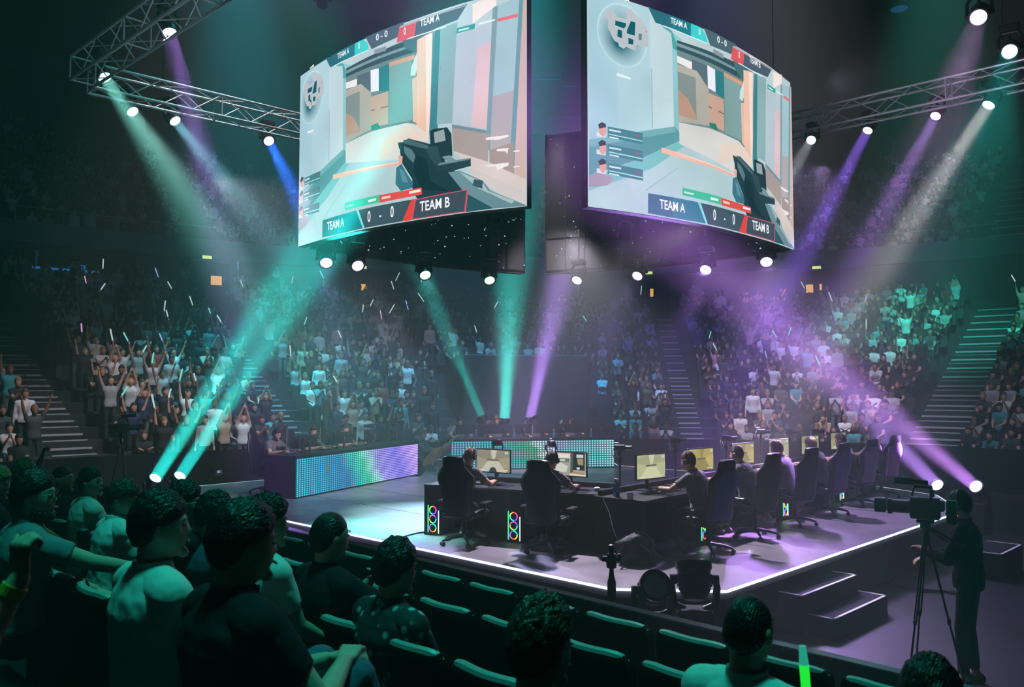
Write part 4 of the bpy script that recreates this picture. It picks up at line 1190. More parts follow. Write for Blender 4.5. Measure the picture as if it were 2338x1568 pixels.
wash((6, 17, 19.5), (9.8, 27.3, 1.2), (1, .78, .85), 9690, 26, .8, .3, 'crowd_right_front')
wash((12, 22, 20), (17.5, 35, 5.0), (.08, 1, .75), 29399, 30, .9, .3, 'crowd_right_teal')
wash((9, 15, 19.5), (15.5, 24.5, 1.5), (.8, .8, 1), 5940, 30, .9, .3, 'crowd_far_right')
wash((18, 24, 14), (19.4, 37.2, 8.2), (.05, 1, .8), 3000, 17, .8, .2, 'parapet_teal')  # added for the teal light on the parapet
wash((-.4, 4.4, 20.5), (-1.4, 4.0, 1.5), (.03, 1, .75), 8500, 26, .5, 1.3, 'front_rows_teal')
wash((-3.5, 9.5, 7.6), (-7.5, 14.5, 9), (.6, .8, .9), 160, 50, 1, .1, 'truss_fill_left')  # unseen spot added to brighten the left truss
wash((4.5, 11.5, 7.2), (9.2, 16.5, 9), (.8, .75, 1), 420, 55, 1, .1, 'truss_fill_right')  # unseen spot added to brighten the right truss
wash((-4.2, 17.5, 21), (-8.2, 27, 3), (.01, .75, .78), 17000, 26, 1, .3, 'haze_top_left')  # added only to colour the haze beside the left screen
wash((-1.5, 19, 21.5), (-4.5, 19.5, 9.5), (.01, .85, .8), 3500, 60, 1, .3, 'haze_above_screens')  # unseen, added for the teal haze over the screens
# unseen coloured spots added to tint the haze
wash((-9, 25, 20.5), (-8.5, 28, 6), (.01, .68, .85), 38000, 34, 1, .3, 'haze_left')
wash((0, 25, 20.5), (0, 31, 3), (.01, .48, .8), 34000, 42, 1, .3, 'haze_mid')
wash((6, 25, 20.5), (8, 34, 6), (.1, .1, .85), 14000, 46, 1, .3, 'haze_right')
# ------------------------------------------------------------------ furniture and equipment on the stage
def flat_picture(shapes, w, h, name, m):
    "shapes [(hex, [(u,v)..])] on a flat panel in the local x-z plane facing -y"
    bm = bmesh.new(); cl = bm.loops.layers.float_color.new('Col')
    for i, (c, pts) in enumerate(shapes):
        vs = [bm.verts.new(((u - .5) * w, -.0012 * (i + 1) * .4, (.5 - v) * h)) for u, v in pts]
        f = bm.faces.new(vs)
        for l in f.loops: l[cl] = (*lin(c), 1)
    me = bpy.data.meshes.new(name); bm.to_mesh(me); bm.free(); me.materials.append(M[m]); return me
def game_shapes(kind, seed):
    r = random.Random(seed); full = [(0, 0), (1, 0), (1, 1), (0, 1)]
    if kind == 0: base, a, b = '#8f8a78', '#a39d84', '#c9c6b4'
    elif kind == 1: base, a, b = '#a9ac86', '#bcbf93', '#d2d5ae'
    elif kind == 2: base, a, b = '#b7a766', '#c6b672', '#9c8f58'
    else: base, a, b = '#8f9068', '#a3a577', '#c4c596'
    S = [(base, full), (a, [(0, .35), (.3, .42), (.34, 1), (0, 1)]), (b, [(.42, 0), (.62, 0), (.55, .42), (.47, .42)]), (a, [(.62, .4), (1, .3), (1, .85), (.7, .8)]),
         ('#6f6c58', [(.3, .42), (.7, .42), (.66, .5), (.34, .5)]), (b, [(.34, .5), (.66, .5), (.9, 1), (.1, 1)])]
    if kind == 3 or kind == 0: S += [('#3a4038', [(.4, .86), (.5, .76), (.58, .84), (.62, 1), (.38, 1)])]
    for k in range(5): x = .05 + k * .04; S.append((r.choice(['#d8d6c4', '#6d8f80', '#cfd0c0']), [(x, .03), (x + .03, .03), (x + .03, .06), (x, .06)]))
    S += [('#e0dccb', [(.04, .9), (.2, .9), (.2, .93), (.04, .93)]), ('#ddd0a8', [(.72, .88), (.95, .88), (.95, .94), (.72, .94)]), ('#cfd2c2', [(.86, .06), (.96, .06), (.96, .16), (.86, .16)])]
    if kind == 4:
        S = [('#a5a697', full), ('#e6e8dc', [(.1, .05), (.55, .05), (.55, .3), (.1, .3)]), ('#6c7468', [(.2, .25), (.55, .25), (.52, .42), (.22, .42)]), ('#d8dccd', [(.25, .3), (.42, .3), (.42, .38), (.25, .38)]),
             ('#d5d8ca', [(.05, .55), (.3, .45), (.5, .6), (.45, .85), (.1, .9)]), ('#4d5b50', [(.58, 0), (.68, 0), (.64, 1), (.56, 1)]), ('#1d2f31', [(.66, 0), (.97, 0), (.97, .75), (.64, .75)]),
             ('#ced6cf', [(.74, .06), (.93, .06), (.93, .2), (.74, .2)]), ('#a8936c', [(.76, .24), (.93, .24), (.93, .52), (.78, .5)]), ('#dfe6e0', [(.74, .62), (.84, .62), (.82, .72), (.76, .72)]),
             ('#b8855a', [(.6, .82), (.95, .86), (.95, .93), (.6, .9)]), ('#e3dccb', [(.55, .9), (1, .94), (1, 1), (.55, 1)])]
    return S
PICS = [flat_picture(game_shapes(k, k), .585, .325, 'picture', 'monitor_picture') for k in range(5)]
def make_monitor(lit=True):
    root = thing('monitor', 'monitor', 'monitor')
    f = MB(); f.box((0, 0, .34), (.615, .03, .36), bev=.006); f.box((0, .025, .34), (.35, .03, .2), bev=.01); f.build('casing', 'black_plastic', root)
    f = MB(); f.tube([(0, .05, .36), (0, .07, .3), (0, .065, .02)], [.03, .028, .025], 8); f.build('stand_neck', 'black_plastic', root)
    f = MB(); f.box((0, .06, .008), (.26, .2, .016), bev=.005); f.build('stand_foot', 'black_plastic', root)
    if lit:
        o = bpy.data.objects.new('screen_picture', PICS[0]); COL.objects.link(o); o.parent = root; o.location = (0, -.0165, .34)
    return root
MON = make_monitor()
MON_D = make_monitor(False)
_first = {}
def place(proto, loc, rz, label, group=None, pic=None):
    k = proto.name
    if k in _first: o = dup(proto, loc, rz, label, group)
    else:
        _first[k] = 1; o = proto; o.location = loc; o.rotation_euler = (0, 0, rz); o['label'] = label
        if group: o['group'] = group
    if pic is not None:
        for ch in o.children:
            if ch.name.startswith('screen_picture'): ch.data = PICS[pic]
    return o
def make_chair(mback, name='gaming_chair'):
    root = thing(name, 'gaming chair', 'chair')
    # base with five legs and castors
    for k in range(5):
        a = 2 * PI * k / 5 + .3; d = V(math.cos(a), math.sin(a), 0)
        f = MB(); f.tube([d * .03 + V(0, 0, .13), d * .2 + V(0, 0, .11), d * .33 + V(0, 0, .075)], [.03, .024, .016], 8); lg = f.build('base_leg', 'black_plastic', root, smooth=True)
        g = MB(); c = d * .33 + V(0, 0, .032); s = V(-d.y, d.x, 0)
        for t in (-1, 1): g.cyl(c + s * .012 * t, c + s * .03 * t, .031, 14)
        g.cyl(c, c + V(0, 0, .04), .012, 8); g.build('castor', 'black_plastic', lg)
    f = MB(); f.lathe([(.03, .1), (.04, .12), (.035, .2), (.03, .2), (.03, .38)], 14); f.build('gas_lift', 'black_metal', root)
    f = MB(); f.box((0, .0, .4), (.3, .3, .04), bev=.01); f.tube([(.1, .05, .39), (.3, .08, .37)], .008, 6); f.build('tilt_plate', 'black_metal', root)
    f = MB(); f.box((0, .03, .455), (.5, .5, .09), bev=.03)
    for s in (-1, 1): f.tube([(.24 * s, -.18, .48), (.255 * s, .05, .5), (.235 * s, .24, .48)], [.045, .05, .035], 10)
    f.build('seat', 'leather', root, smooth=True)
    # backrest: outline by height, wings forward
    prof = [(.46, .21), (.5, .235), (.62, .235), (.74, .225), (.86, .245), (.98, .275), (1.06, .27), (1.14, .215), (1.2, .165), (1.3, .155), (1.345, .14), (1.36, .10)]
    f = MB(); n = 12; vs = []; back = []
    for z, w in prof:
        y0 = -.23 - (z - .46) * .16
        for i in range(n + 1):
            x = -1 + 2 * i / n; e = (1 - abs(x) ** 4)
            vs.append((x * w, y0 + .05 * e + .075 * abs(x) ** 3 * (1 if z < 1.1 else .3), z))
        for i in range(n, -1, -1):
            x = -1 + 2 * i / n; e = (1 - abs(x) ** 6)
            vs.append((x * w, y0 - .055 * e + .055 * abs(x) ** 3 * (1 if z < 1.1 else .3), z))
    m = 2 * (n + 1); L = len(prof)
    fs = [(j * m + k, j * m + (k + 1) % m, (j + 1) * m + (k + 1) % m, (j + 1) * m + k) for j in range(L - 1) for k in range(m)] + [tuple(range(m - 1, -1, -1)), tuple((L - 1) * m + k for k in range(m))]
    f.add(vs, fs); f.build('backrest', 'leather', root, smooth=True)
    # rear shell panel; coloured copies have stage light put into their colour
    f = MB(); vs = []
    for z, w in prof[1:-3]:
        y0 = -.23 - (z - .46) * .16
        for i in range(9):
            x = -.8 + 1.6 * i / 8; vs.append((x * w, y0 - .055 * (1 - abs(x) ** 6) + .055 * abs(x) ** 3 - .012, z))
        for i in range(8, -1, -1):
            x = -.8 + 1.6 * i / 8; vs.append((x * w, y0 - .03, z))
    m = 18; L = len(prof[1:-3])
    fs = [(j * m + k, j * m + (k + 1) % m, (j + 1) * m + (k + 1) % m, (j + 1) * m + k) for j in range(L - 1) for k in range(m)] + [tuple(range(m - 1, -1, -1)), tuple((L - 1) * m + k for k in range(m))]
    f.add(vs, fs); f.build('rear_panel', mback, root, smooth=True)
    f = MB()
    for s in (-1, 1):
        f.tube([(w * s * 1.0, -.23 - (z - .46) * .16 + (.055 if z < 1.1 else .02), z) for z, w in prof[4:-1]], .009, 6)
    f.build('piping', 'grey_trim', root)
    for s in (-1, 1):
        f = MB(); f.tube([(.24 * s, .0, .42), (.31 * s, .0, .43), (.32 * s, .0, .62)], .022, 8); f.box((.32 * s, .02, .645), (.09, .27, .03), bev=.012); f.build('armrest', 'black_plastic', root)
    return root
CH = {'black': make_chair('leather')}
for k in ('blue', 'violet', 'lilac'):
    c = copy_tree(CH['black'])
    for ch in c.children:
        if ch.name.startswith('rear_panel'):
            ch.data = ch.data.copy(); ch.data.materials[0] = M['leather_' + k]
    CH[k] = c
def desk(name, label, cat, p0, p1, depth, h, group=None, panel=True, m='desk_black', overhang=.0, ends=(1, 1), sup=None):
    "p0,p1: the two ends of the long edge at stage level (player side); the desk lies to its left-hand side"
    p0, p1 = V(*p0, STAGE), V(*p1, STAGE); d = p1 - p0; L = d.length; rz = math.atan2(d.y, d.x)
    root = thing(name, label, cat, p0, rz, group)
    f = MB(); f.box((L / 2, depth / 2, h - .02), (L + overhang, depth + overhang, .04), bev=.006); f.build('desktop', m, root)
    n = sup or [0, L / 2, L]
    for x in n:
        f = MB(); f.box((min(max(x, .02), L - .02), depth / 2, (h - .04) / 2), (.04, depth - .04, h - .04)); f.build('side_panel', m, root)
    if panel:
        f = MB(); f.box((L / 2, depth - .03, (h - .04) / 2), (L, .03, h - .04)); f.build('modesty_panel', m, root)
    return root, L, rz
def wx(root, x, y, z=0):
    "a point in a root's local frame, as world coordinates"
    return root.matrix_basis @ V(x, y, z)
# near left desk with two stations
dA, LA, rA = desk('gaming_desk', 'black two-seat desk at the front of the stage, left of the backpack', 'desk', (-1.32, 12.45), (1.18, 11.25), .78, .75)
# right row desk (long)
dB1, LB1, rB1 = desk('gaming_desk', 'long black desk in front of the right team', 'desk', (1.69, 10.6), (1.69 + 7.4 * .655, 10.6 + 7.4 * .755), .80, .75, sup=[0, 1.8, 3.2, 4.7, 6.1, 7.4])
# LED desks
def led_material(name, nx, ny, ramp, base=.07, strength=2.2, stripes=0):
    m = bpy.data.materials.new(name); m.use_nodes = True; nt = m.node_tree; N = nt.nodes; Lk = nt.links.new
    b = N['Principled BSDF']; b.inputs['Base Color'].default_value = (.01, .01, .012, 1)
    uv = N.new('ShaderNodeUVMap'); sp = N.new('ShaderNodeSeparateXYZ'); Lk(uv.outputs[0], sp.inputs[0])
    def mth(op, a, b2=None, c=None):
        n = N.new('ShaderNodeMath'); n.operation = op
        for i, q in enumerate((a, b2, c)):
            if q is None: continue
            if isinstance(q, (int, float)): n.inputs[i].default_value = q
            else: Lk(q, n.inputs[i])
        return n.outputs[0]
    fx = mth('SUBTRACT', mth('FRACT', mth('MULTIPLY', sp.outputs[0], nx)), .5)
    fy = mth('SUBTRACT', mth('FRACT', mth('MULTIPLY', sp.outputs[1], ny)), .5)
    if stripes: fx = mth('MULTIPLY', fx, mth('SUBTRACT', 1, mth('MULTIPLY', mth('SMOOTH_MIN', mth('MAXIMUM', mth('MULTIPLY', mth('SUBTRACT', sp.outputs[0], .58), 6), 0), 1, .1), .6)))
    dd = mth('SQRT', mth('ADD', mth('MULTIPLY', fx, fx), mth('MULTIPLY', fy, fy)))
    dot = N.new('ShaderNodeMapRange'); Lk(dd, dot.inputs['Value']); dot.inputs['From Min'].default_value = .18; dot.inputs['From Max'].default_value = .42; dot.inputs['To Min'].default_value = 1; dot.inputs['To Max'].default_value = base
    tc = N.new('ShaderNodeTexNoise'); tc.inputs['Scale'].default_value = 3.5; Lk(uv.outputs[0], tc.inputs['Vector'])
    u2 = mth('ADD', sp.outputs[0], mth('MULTIPLY', mth('SUBTRACT', tc.outputs['Fac'], .5), .12))
    u2 = mth('ADD', u2, mth('MULTIPLY', mth('SUBTRACT', sp.outputs[1], .5), .10))
    cr = N.new('ShaderNodeValToRGB'); Lk(u2, cr.inputs['Fac']); e = cr.color_ramp.elements
    while len(e) < len(ramp): e.new(.5)
    for el, (p, c) in zip(e, ramp): el.position = p; el.color = (*lin(c), 1)
    Lk(cr.outputs['Color'], b.inputs['Emission Color']); Lk(mth('MULTIPLY', dot.outputs[0], strength), b.inputs['Emission Strength'])
    M[name] = m
led_material('led_left', 62, 19, [(0, '#2fb9d2'), (.2, '#22a3cf'), (.33, '#2e86c6'), (.44, '#31c9c4'), (.5, '#37d7a5'), (.57, '#a5e8f0'), (.63, '#9a8af0'), (.8, '#6f5cd8'), (1, '#b48cf2')], stripes=1, strength=2.2)
led_material('led_rear', 62, 12, [(0, '#4ea7bf'), (.3, '#3fb0bd'), (.42, '#1fae8a'), (.52, '#19b36f'), (.56, '#c8f7f0'), (.64, '#9db3e6'), (.75, '#6ad2dc'), (.9, '#5fe3e0'), (1, '#a8f3fa')], strength=1.7)
def led_desk(label, a, b, depth, h, m, over, npan):
    "a,b: bottom corners of the lit face; the desk body lies to its left when walking a to b"
    a, b = V(*a, STAGE), V(*b, STAGE); d = b - a; L = d.length; rz = math.atan2(d.y, d.x)
    root = thing('led_desk', label, 'desk', a, rz, 'desks fronted with LED panels')
    f = MB(); f.box((L / 2, depth / 2 + .01, h - .02), (L + over * 2, depth + .06, .04), bev=.006); f.build('desktop', 'desk_black', root)
    for x in (.02, L - .02): f = MB(); f.box((x, depth / 2 + .02, (h - .04) / 2), (.04, depth - .04, h - .04)); f.build('end_panel', 'desk_black', root)
    f = MB(); f.box((L / 2, .045, (h - .04) / 2), (L, .05, h - .04)); f.build('front_frame', 'black_metal', root)
    me = bpy.data.meshes.new('led_panel'); z0, z1 = .03, h - .06
    me.from_pydata([(.01, .0, z0), (L - .01, .0, z0), (L - .01, .0, z1), (.01, .0, z1), (.01, .018, z0), (L - .01, .018, z0), (L - .01, .018, z1), (.01, .018, z1)], [], [(0, 1, 2, 3), (7, 6, 5, 4), (1, 0, 4, 5), (2, 1, 5, 6), (3, 2, 6, 7), (0, 3, 7, 4)])
    uv = me.uv_layers.new(name='UVMap')
    for p in me.polygons:
        for li in p.loop_indices:
            co = me.vertices[me.loops[li].vertex_index].co; uv.data[li].uv = ((co.x - .01) / (L - .02), (co.z - z0) / (z1 - z0))
    me.materials.append(M[m]); o = bpy.data.objects.new('led_panel', me); COL.objects.link(o); o.parent = root
    return root, L, rz
dL, LL, rL = led_desk('left desk with a glowing teal to violet LED front, seating three players', (-4.24, 16.35), (-2.35, 20.77), .78, .84, 'led_left', .02, 4)
dR, LR, rR = led_desk('rear desk with a glowing teal LED dot front, facing the camera', (-1.61, 21.86), (2.8, 22.72), .8, .82, 'led_rear', .12, 4)
# ---- chairs and players
fA = Vector((-math.sin(rA), math.cos(rA), 0)); uA = Vector((math.cos(rA), math.sin(rA), 0))
def seat_spot(root, x, y): p = wx(root, x, y); return V(p.x, p.y, STAGE)
JT = lambda look=(0, -10), lean=12, hx=.2, hy=.50, hz=.80, off=(0, 0), feet=None: make_joints(seat=.44, lean=lean, hands=((-hx, hy, hz, -.8, -.4, -.8), (hx, hy, hz, .8, -.4, -.8)), look=look, head_off=off, feet=feet)
def player(root, x, y, rz, chair, clabel, plabel, J, cgroup, dz=0, turn=0, cdx=0, **kw):
    p = seat_spot(root, x, y); p.z += dz
    place(CH[chair], seat_spot(root, x + cdx, y - .03), rz + turn, clabel, cgroup).scale = (1.03, .95, .92)
    q = p + V(-math.sin(rz), math.cos(rz), 0) * .06
    return person('person', plabel, J, (q.x, q.y, q.z), rz, headset=kw.pop('headset', True), group=kw.pop('group', None), **kw)
GA = 'gaming chairs of the front desks'
ft = ((-.15, .30, .10), (.18, .12, .10))
player(dA, .80, -.34, rA, 'black', 'black gaming chair, leftmost of the front desks', 'player in dark grey team shirt at the leftmost front station, back to camera', JT((-4, -14), 14, .26, .52, .82, off=(.05, 0), feet=ft), GA, cdx=.10, hair=('hair_auburn', 0, .8), group='players at the front desks', seed=1)
player(dA, 2.08, -.34, rA, 'black', 'black gaming chair between the leftmost one and the backpack', 'player in dark grey team shirt at the second front station beside the cup', JT((-8, -10), 15, .27, .54, .82, off=(.05, 0), feet=ft), GA, cdx=.10, hair=('hair_brown', 0, .8), group='players at the front desks', seed=2)
rw = [('blue', 'blue-lit gaming chair nearest the backpack', 'player in grey shirt nearest the backpack, right hand on a mouse', 'hair_auburn', 0, (4, -10)),
      ('black', 'black gaming chair, second from the backpack in the right row', 'player in grey shirt second in the right row from the backpack', 'hair_brown', 0, (8, -6)),
      ('black', 'black gaming chair, third in the right row, above a glowing computer', 'fair-haired player in grey shirt, third in the right row', 'hair_fair', 1, (10, -12)),
      ('violet', 'gaming chair with a dim violet back, fourth in the right row', 'player in grey shirt fourth in the right row, leaning forward', 'hair_auburn', 2, (12, -12)),
      ('lilac', 'gaming chair with a bright lilac back, fifth in the right row', 'player in grey shirt fifth in the right row, looking down', 'hair_brown', 0, (4, -8))]
for i, (ck, cl, pl, hr, st_, lk) in enumerate(rw):
    x = 1.0 + i * 1.45
    player(dB1, x, -.32, rB1, ck, cl, pl, JT(lk, 15, .22, .55, .82, off=(-.02, .02)), GA, hair=(hr, st_, 1.0), group='players at the front desks', seed=10 + i, turn=R(-14), beard=None)
# sixth station: player and chair past the end of the long desk
dB2, LB2, rB2 = desk('gaming_desk', 'short black desk at the far right end of the right team', 'desk', (wx(dB1, 7.45, 0).x, wx(dB1, 7.45, 0).y), (wx(dB1, 9.1, 0).x, wx(dB1, 9.1, 0).y), .80, .75, sup=[0, 1.65])
player(dB2, .85, -.30, rB2, 'lilac', 'gaming chair with a lilac back at the far right end, furthest from the camera', 'player with curly brown hair at the far right end of the row', JT((14, 0), 4, .2, .5, .82), GA, hair=('hair_brown', 1, 1.2), group='players at the front desks', seed=17, turn=R(-18))
# monitors
def deskmon(root, x, y, rz, turn, label, pic, dark=False, group='monitors on the stage desks', h=.75):
    p = wx(root, x, y, h); place(MON_D if dark else MON, p, rz + R(turn), label, group, pic)
deskmon(dA, .92, .50, rA, -6, 'lit monitor in front of the leftmost front player', 0); deskmon(dA, 2.12, .52, rA, -8, 'lit monitor with a dark side panel, in front of the second front player', 4)
for i, (nm, pc) in enumerate((('first', 1), ('second', 2), ('third', 2), ('fourth', 3), ('fifth', 3))):
    deskmon(dB1, .95 + i * 1.45, .50, rB1, -10, f'lit yellowish monitor facing the {nm} player of the right row', pc)
deskmon(dB2, .8, .5, rB2, -8, 'lit monitor at the far right end of the right row', 3)
# keyboards, mice, pads, bottles
def make_keyboard():
    root = thing('keyboard', 'keyboard', 'keyboard'); f = MB(); f.box((0, 0, .012), (.36, .13, .022), bev=.004); f.build('base', 'black_plastic', root)
    f = MB()
    for r in range(5):
        for c in range(14): f.box((-.165 + c * .0254, -.05 + r * .025, .028), (.02, .02, .008))
    f.build('keys', 'grey_trim', root); return root
def make_mouse():
    root = thing('mouse', 'mouse', 'mouse'); f = MB(); f.ball((0, 0, .014), (.032, .058, .024), 14, 8); f.build('shell', 'black_plastic', root, smooth=True)
    f = MB(); f.cyl((-.004, .03, .036), (.004, .03, .036), .009, 10); f.build('wheel', 'red_glass', root); return root
def make_pad():
    f = MB(); f.box((0, 0, .002), (.9, .4, .004)); o = f.build('mouse_mat', 'matte_black'); return tag(o, 'mat', 'mouse mat', 'mouse mats')
def make_bottle():
    root = thing('water_bottle', 'bottle', 'bottle'); f = MB(); f.lathe([(.0, .0), (.032, .0), (.034, .02), (.034, .13), (.03, .15), (.033, .17), (.014, .2), (.012, .215), (.0, .215)], 16)
    f.build('body', 'bottle_clear', root, smooth=True); f = MB(); f.lathe([(.0, .215), (.016, .215), (.016, .235), (.0, .235)], 14); f.build('cap', 'white_plastic', root); f = MB(); f.lathe([(.0346, .06), (.0352, .06), (.0352, .12), (.0346, .12)], 16); f.build('paper_label', 'blue_plastic', root); return root
m = mat('bottle_clear', (.25, .4, .6), .08, noise_amt=.1); m.node_tree.nodes['Principled BSDF'].inputs['Transmission Weight'].default_value = .7
KB, MS, PAD, BT = make_keyboard(), make_mouse(), make_pad(), make_bottle()
def kit(root, x, y, rz, who, h=.75, mat_=True, bottle=None):
    if mat_: place(PAD, wx(root, x, y, h), rz, f'black mouse mat of {who}', 'mouse mats')
    place(KB, wx(root, x - .16, y + .02, h + .004), rz + .15, f'black keyboard in front of {who}', 'keyboards')
    place(MS, wx(root, x + .25, y + .05, h + .004), rz, f'black mouse beside the keyboard of {who}', 'computer mice')
    if bottle: place(BT, wx(root, *bottle, h), rz, f'clear water bottle standing near {who}', 'water bottles')
kit(dA, .86, .24, rA, 'the leftmost front player', bottle=(1.52, .62)); kit(dA, 2.10, .24, rA, 'the second front player')
for i, nm in enumerate(('first', 'second', 'third', 'fourth', 'fifth')): kit(dB1, 1.0 + 1.45 * i, .24, rB1, f'the {nm} player of the right row', bottle=(.12, .5) if i == 0 else None)
place(BT, wx(dB1, .17, .56, .75), 0, 'second clear water bottle at the near end of the right desk', 'water bottles')
# cup-shaped gadget, earbuds case on the desks
f = MB(); f.lathe([(.0, .0), (.035, .0), (.042, .02), (.045, .09), (.04, .09), (.036, .02), (.0, .02)], 18); tag(f.build('cup', 'white_plastic', smooth=True, loc=wx(dB1, .04, .25, .75)), 'small pale cup at the near corner of the right desk', 'cup')
f = MB(); f.ball((0, 0, .03), (.05, .04, .03), 14, 8); tag(f.build('earphone_case', 'white_plastic', smooth=True, loc=wx(dA, 2.62, .33, .75)), 'small white case on the desk right of the second front player', 'case')
# raised black lip along the far edge of the front desks
for (rt_, L_, nm) in ((dA, LA, 'left front desk'), (dB1, LB1, 'long right desk')):
    root = thing('cable_trough', f'low black cable trough along the far edge of the {nm}', 'cable trough', wx(rt_, 0, 0), rt_.rotation_euler.z, 'cable troughs on the front desks')
    f = MB(); f.box((L_ / 2, .745, .79), (L_ - .1, .05, .075), bev=.01); f.build('trough', 'black_plastic', root)
# left LED desk players (face +x side of the desk: local -y)
GL = 'gaming chairs behind the LED desks'
names = ['nearest', 'second', 'third']
hs_ = [('hair_black', 0, .8), ('hair_brown', 1, .9), ('hair_brown', 0, .5)]
for i in range(3):
    x = .55 + i * 1.22; p = seat_spot(dL, x, 1.18); rz = rL + PI
    place(CH['black'] if i else CH['black'], p, rz + R(8), f'{["nearest", "middle", "far"][i]} dark gaming chair behind the left LED desk', GL)
    J = make_joints(seat=.47, lean=13, hands=((-.2, .52, .89, -.8, -.4, -.8), (.24, .50, .89, .8, -.4, -.8)), look=((-12, -16), (-16, -14), (6, -20))[i], head_off=(0, .03))
    q = p + V(-math.sin(rz), math.cos(rz), 0) * .08
    person('person', f'{["nearest", "middle", "far"][i]} player in grey polo behind the left LED desk' + [', bearded', ', hands on keyboard', ', head bowed'][i], J, q, rz, hair=hs_[i], headset=True, group='players behind the left LED desk', seed=20 + i, beard='hair_black' if i == 0 else None)
    pm_ = wx(dL, x + .20, .30, .84); place(MON_D, pm_, rz - R(12), f'dark backed monitor beside the {names[i]} player of the left LED desk', 'monitors turned away on the left LED desk').scale = (.85, 1, .72)
    kit(dL, x, .45, rz, f'the {names[i]} player of the left LED desk', h=.84, mat_=False)
place(MON_D, wx(dL, 4.25, .35, .84), rL + PI - R(12), 'dark backed monitor at the unused far end of the left LED desk', 'monitors turned away on the left LED desk').scale = (.85, 1, .72)
# rear desk players, facing the camera: local -y
for i, (x, cap_, hh, lk) in enumerate(((.42, None, ('hair_black', 2, .9), (-6, -14)), (1.45, None, ('hair_auburn', 1, .9), (-10, -16)), (2.55, 'matte_black', ('hair_black', 4, .4), (-6, -18)), (3.6, 'black_tee', ('hair_black', 4, .4), (6, -12)))):
    p = seat_spot(dR, x - .05, 1.22); rz = rR + PI; nm = ['leftmost', 'second', 'third', 'rightmost'][i]
    if i != 9: place(CH['black'], p, rz + R(6), f'{nm} gaming chair behind the rear desk', GL)
    J = make_joints(seat=.50, lean=10, hands=((-.26, .52, .87, -.8, -.4, -.8), (.26, .52, .87, .8, -.4, -.8)), look=lk, head_off=(0, .02))
    q = p + V(-math.sin(rz), math.cos(rz), 0) * .08
    person('person', f'{nm} player behind the rear desk' + (', wearing a dark cap' if cap_ else ', bareheaded with headset'), J, q, rz, hair=hh, headset=True, cap=cap_, group='players behind the rear desk', seed=30 + i, voxel=.012, shirt='grey_tee')
    place(MON_D, wx(dR, x + .02, .38, .82), rz - R(4), f'dark backed monitor in front of the {nm} rear player', 'monitors turned away on the rear desk').scale = (.85, 1, .70)
    place(MON_D, wx(dR, x + .60, .48, .82), rz + R(14), f'second dark monitor to the right of the {nm} rear player', 'monitors turned away on the rear desk').scale = (.85, 1, .70)
    place(BT, wx(dR, x + .27, .12, .82), rz, f'clear water bottle in front of the {nm} rear player', 'water bottles')
# small robot cameras on poles
def make_robocam():
    root = thing('robot_camera', 'camera', 'camera')
    f = MB(); f.box((0, 0, .0), (.11, .2, .12), bev=.015); f.cyl((0, .1, 0), (0, .2, 0), .042, 16); f.cyl((0, .2, 0), (0, .215, 0), .05, 16); f.build('camera_body', 'black_plastic', root)
    f = MB(); f.tube([(-.09, 0, -.02), (-.1, 0, -.1), (-.06, 0, -.16), (.06, 0, -.16), (.1, 0, -.1), (.09, 0, -.02)], .018, 8); f.cyl((0, 0, -.24), (0, 0, -.15), .045, 14); f.build('gimbal', 'black_metal', root)
    f = MB(); f.box((.0, -.05, .08), (.03, .09, .03), bev=.006); f.tube([(.05, -.09, .02), (.14, -.12, -.08), (.1, -.08, -.2)], .006, 6); f.tube([(-.05, -.09, .02), (-.12, -.1, -.05), (-.03, -.04, -.2)], .005, 6); f.build('cabling', 'steel', root)
    f = MB(); f.cyl((0, 0, -.55), (0, 0, -.22), .02, 8); f.build('pole', 'black_metal', root)
    return root
RC = make_robocam()
def robocam(px, py, Y, base_z, rz, label):
    p = at(px, py, Y=Y); o = place(RC, p, rz, label, 'small robot cameras on poles'); o.scale = (.85,) * 3
    pole = [c for c in o.children if c.name.startswith('pole')][0]
    h = (p.z - base_z) / .85 - .22; pole.scale = (1, 1, h / .33); pole.location = (0, 0, -.22 + .22 * h / .33)
    return o
robocam(1137, 1010, 13.5, STAGE + .75 - 0, R(160), 'robot camera on a pole behind the monitor of the leftmost front player')
robocam(1258, 1012, 13.1, STAGE + .75, R(190), 'robot camera right above the head of the second front player')
robocam(1415, 1022, 12.6, STAGE, R(-105), 'robot camera on a tall black pole between the two front desks')
robocam(1541, 1005, 13.6, STAGE, R(-100), 'robot camera above the first player of the right row')
robocam(1658, 1000, 14.7, STAGE, R(-105), 'robot camera above the second player of the right row')
robocam(1737, 985, 15.9, STAGE, R(-110), 'robot camera above the third player of the right row')
robocam(1802, 984, 16.9, STAGE, R(-105), 'robot camera above the fourth player of the right row')
robocam(1861, 985, 18.1, STAGE, R(-105), 'robot camera above the fifth player of the right row')
robocam(1097, 955, 22.8, STAGE + .82, R(170), 'robot camera with a bright hood right of the leftmost rear player')
robocam(1211, 957, 22.8, STAGE + .82, R(180), 'robot camera between the second and third rear players')
robocam(848, 972, 20.2, STAGE + .84, R(100), 'robot camera over the far half of the left LED desk')
robocam(917, 963, 21.3, STAGE, R(100), 'robot camera on a thin stand at the far end of the left LED desk')
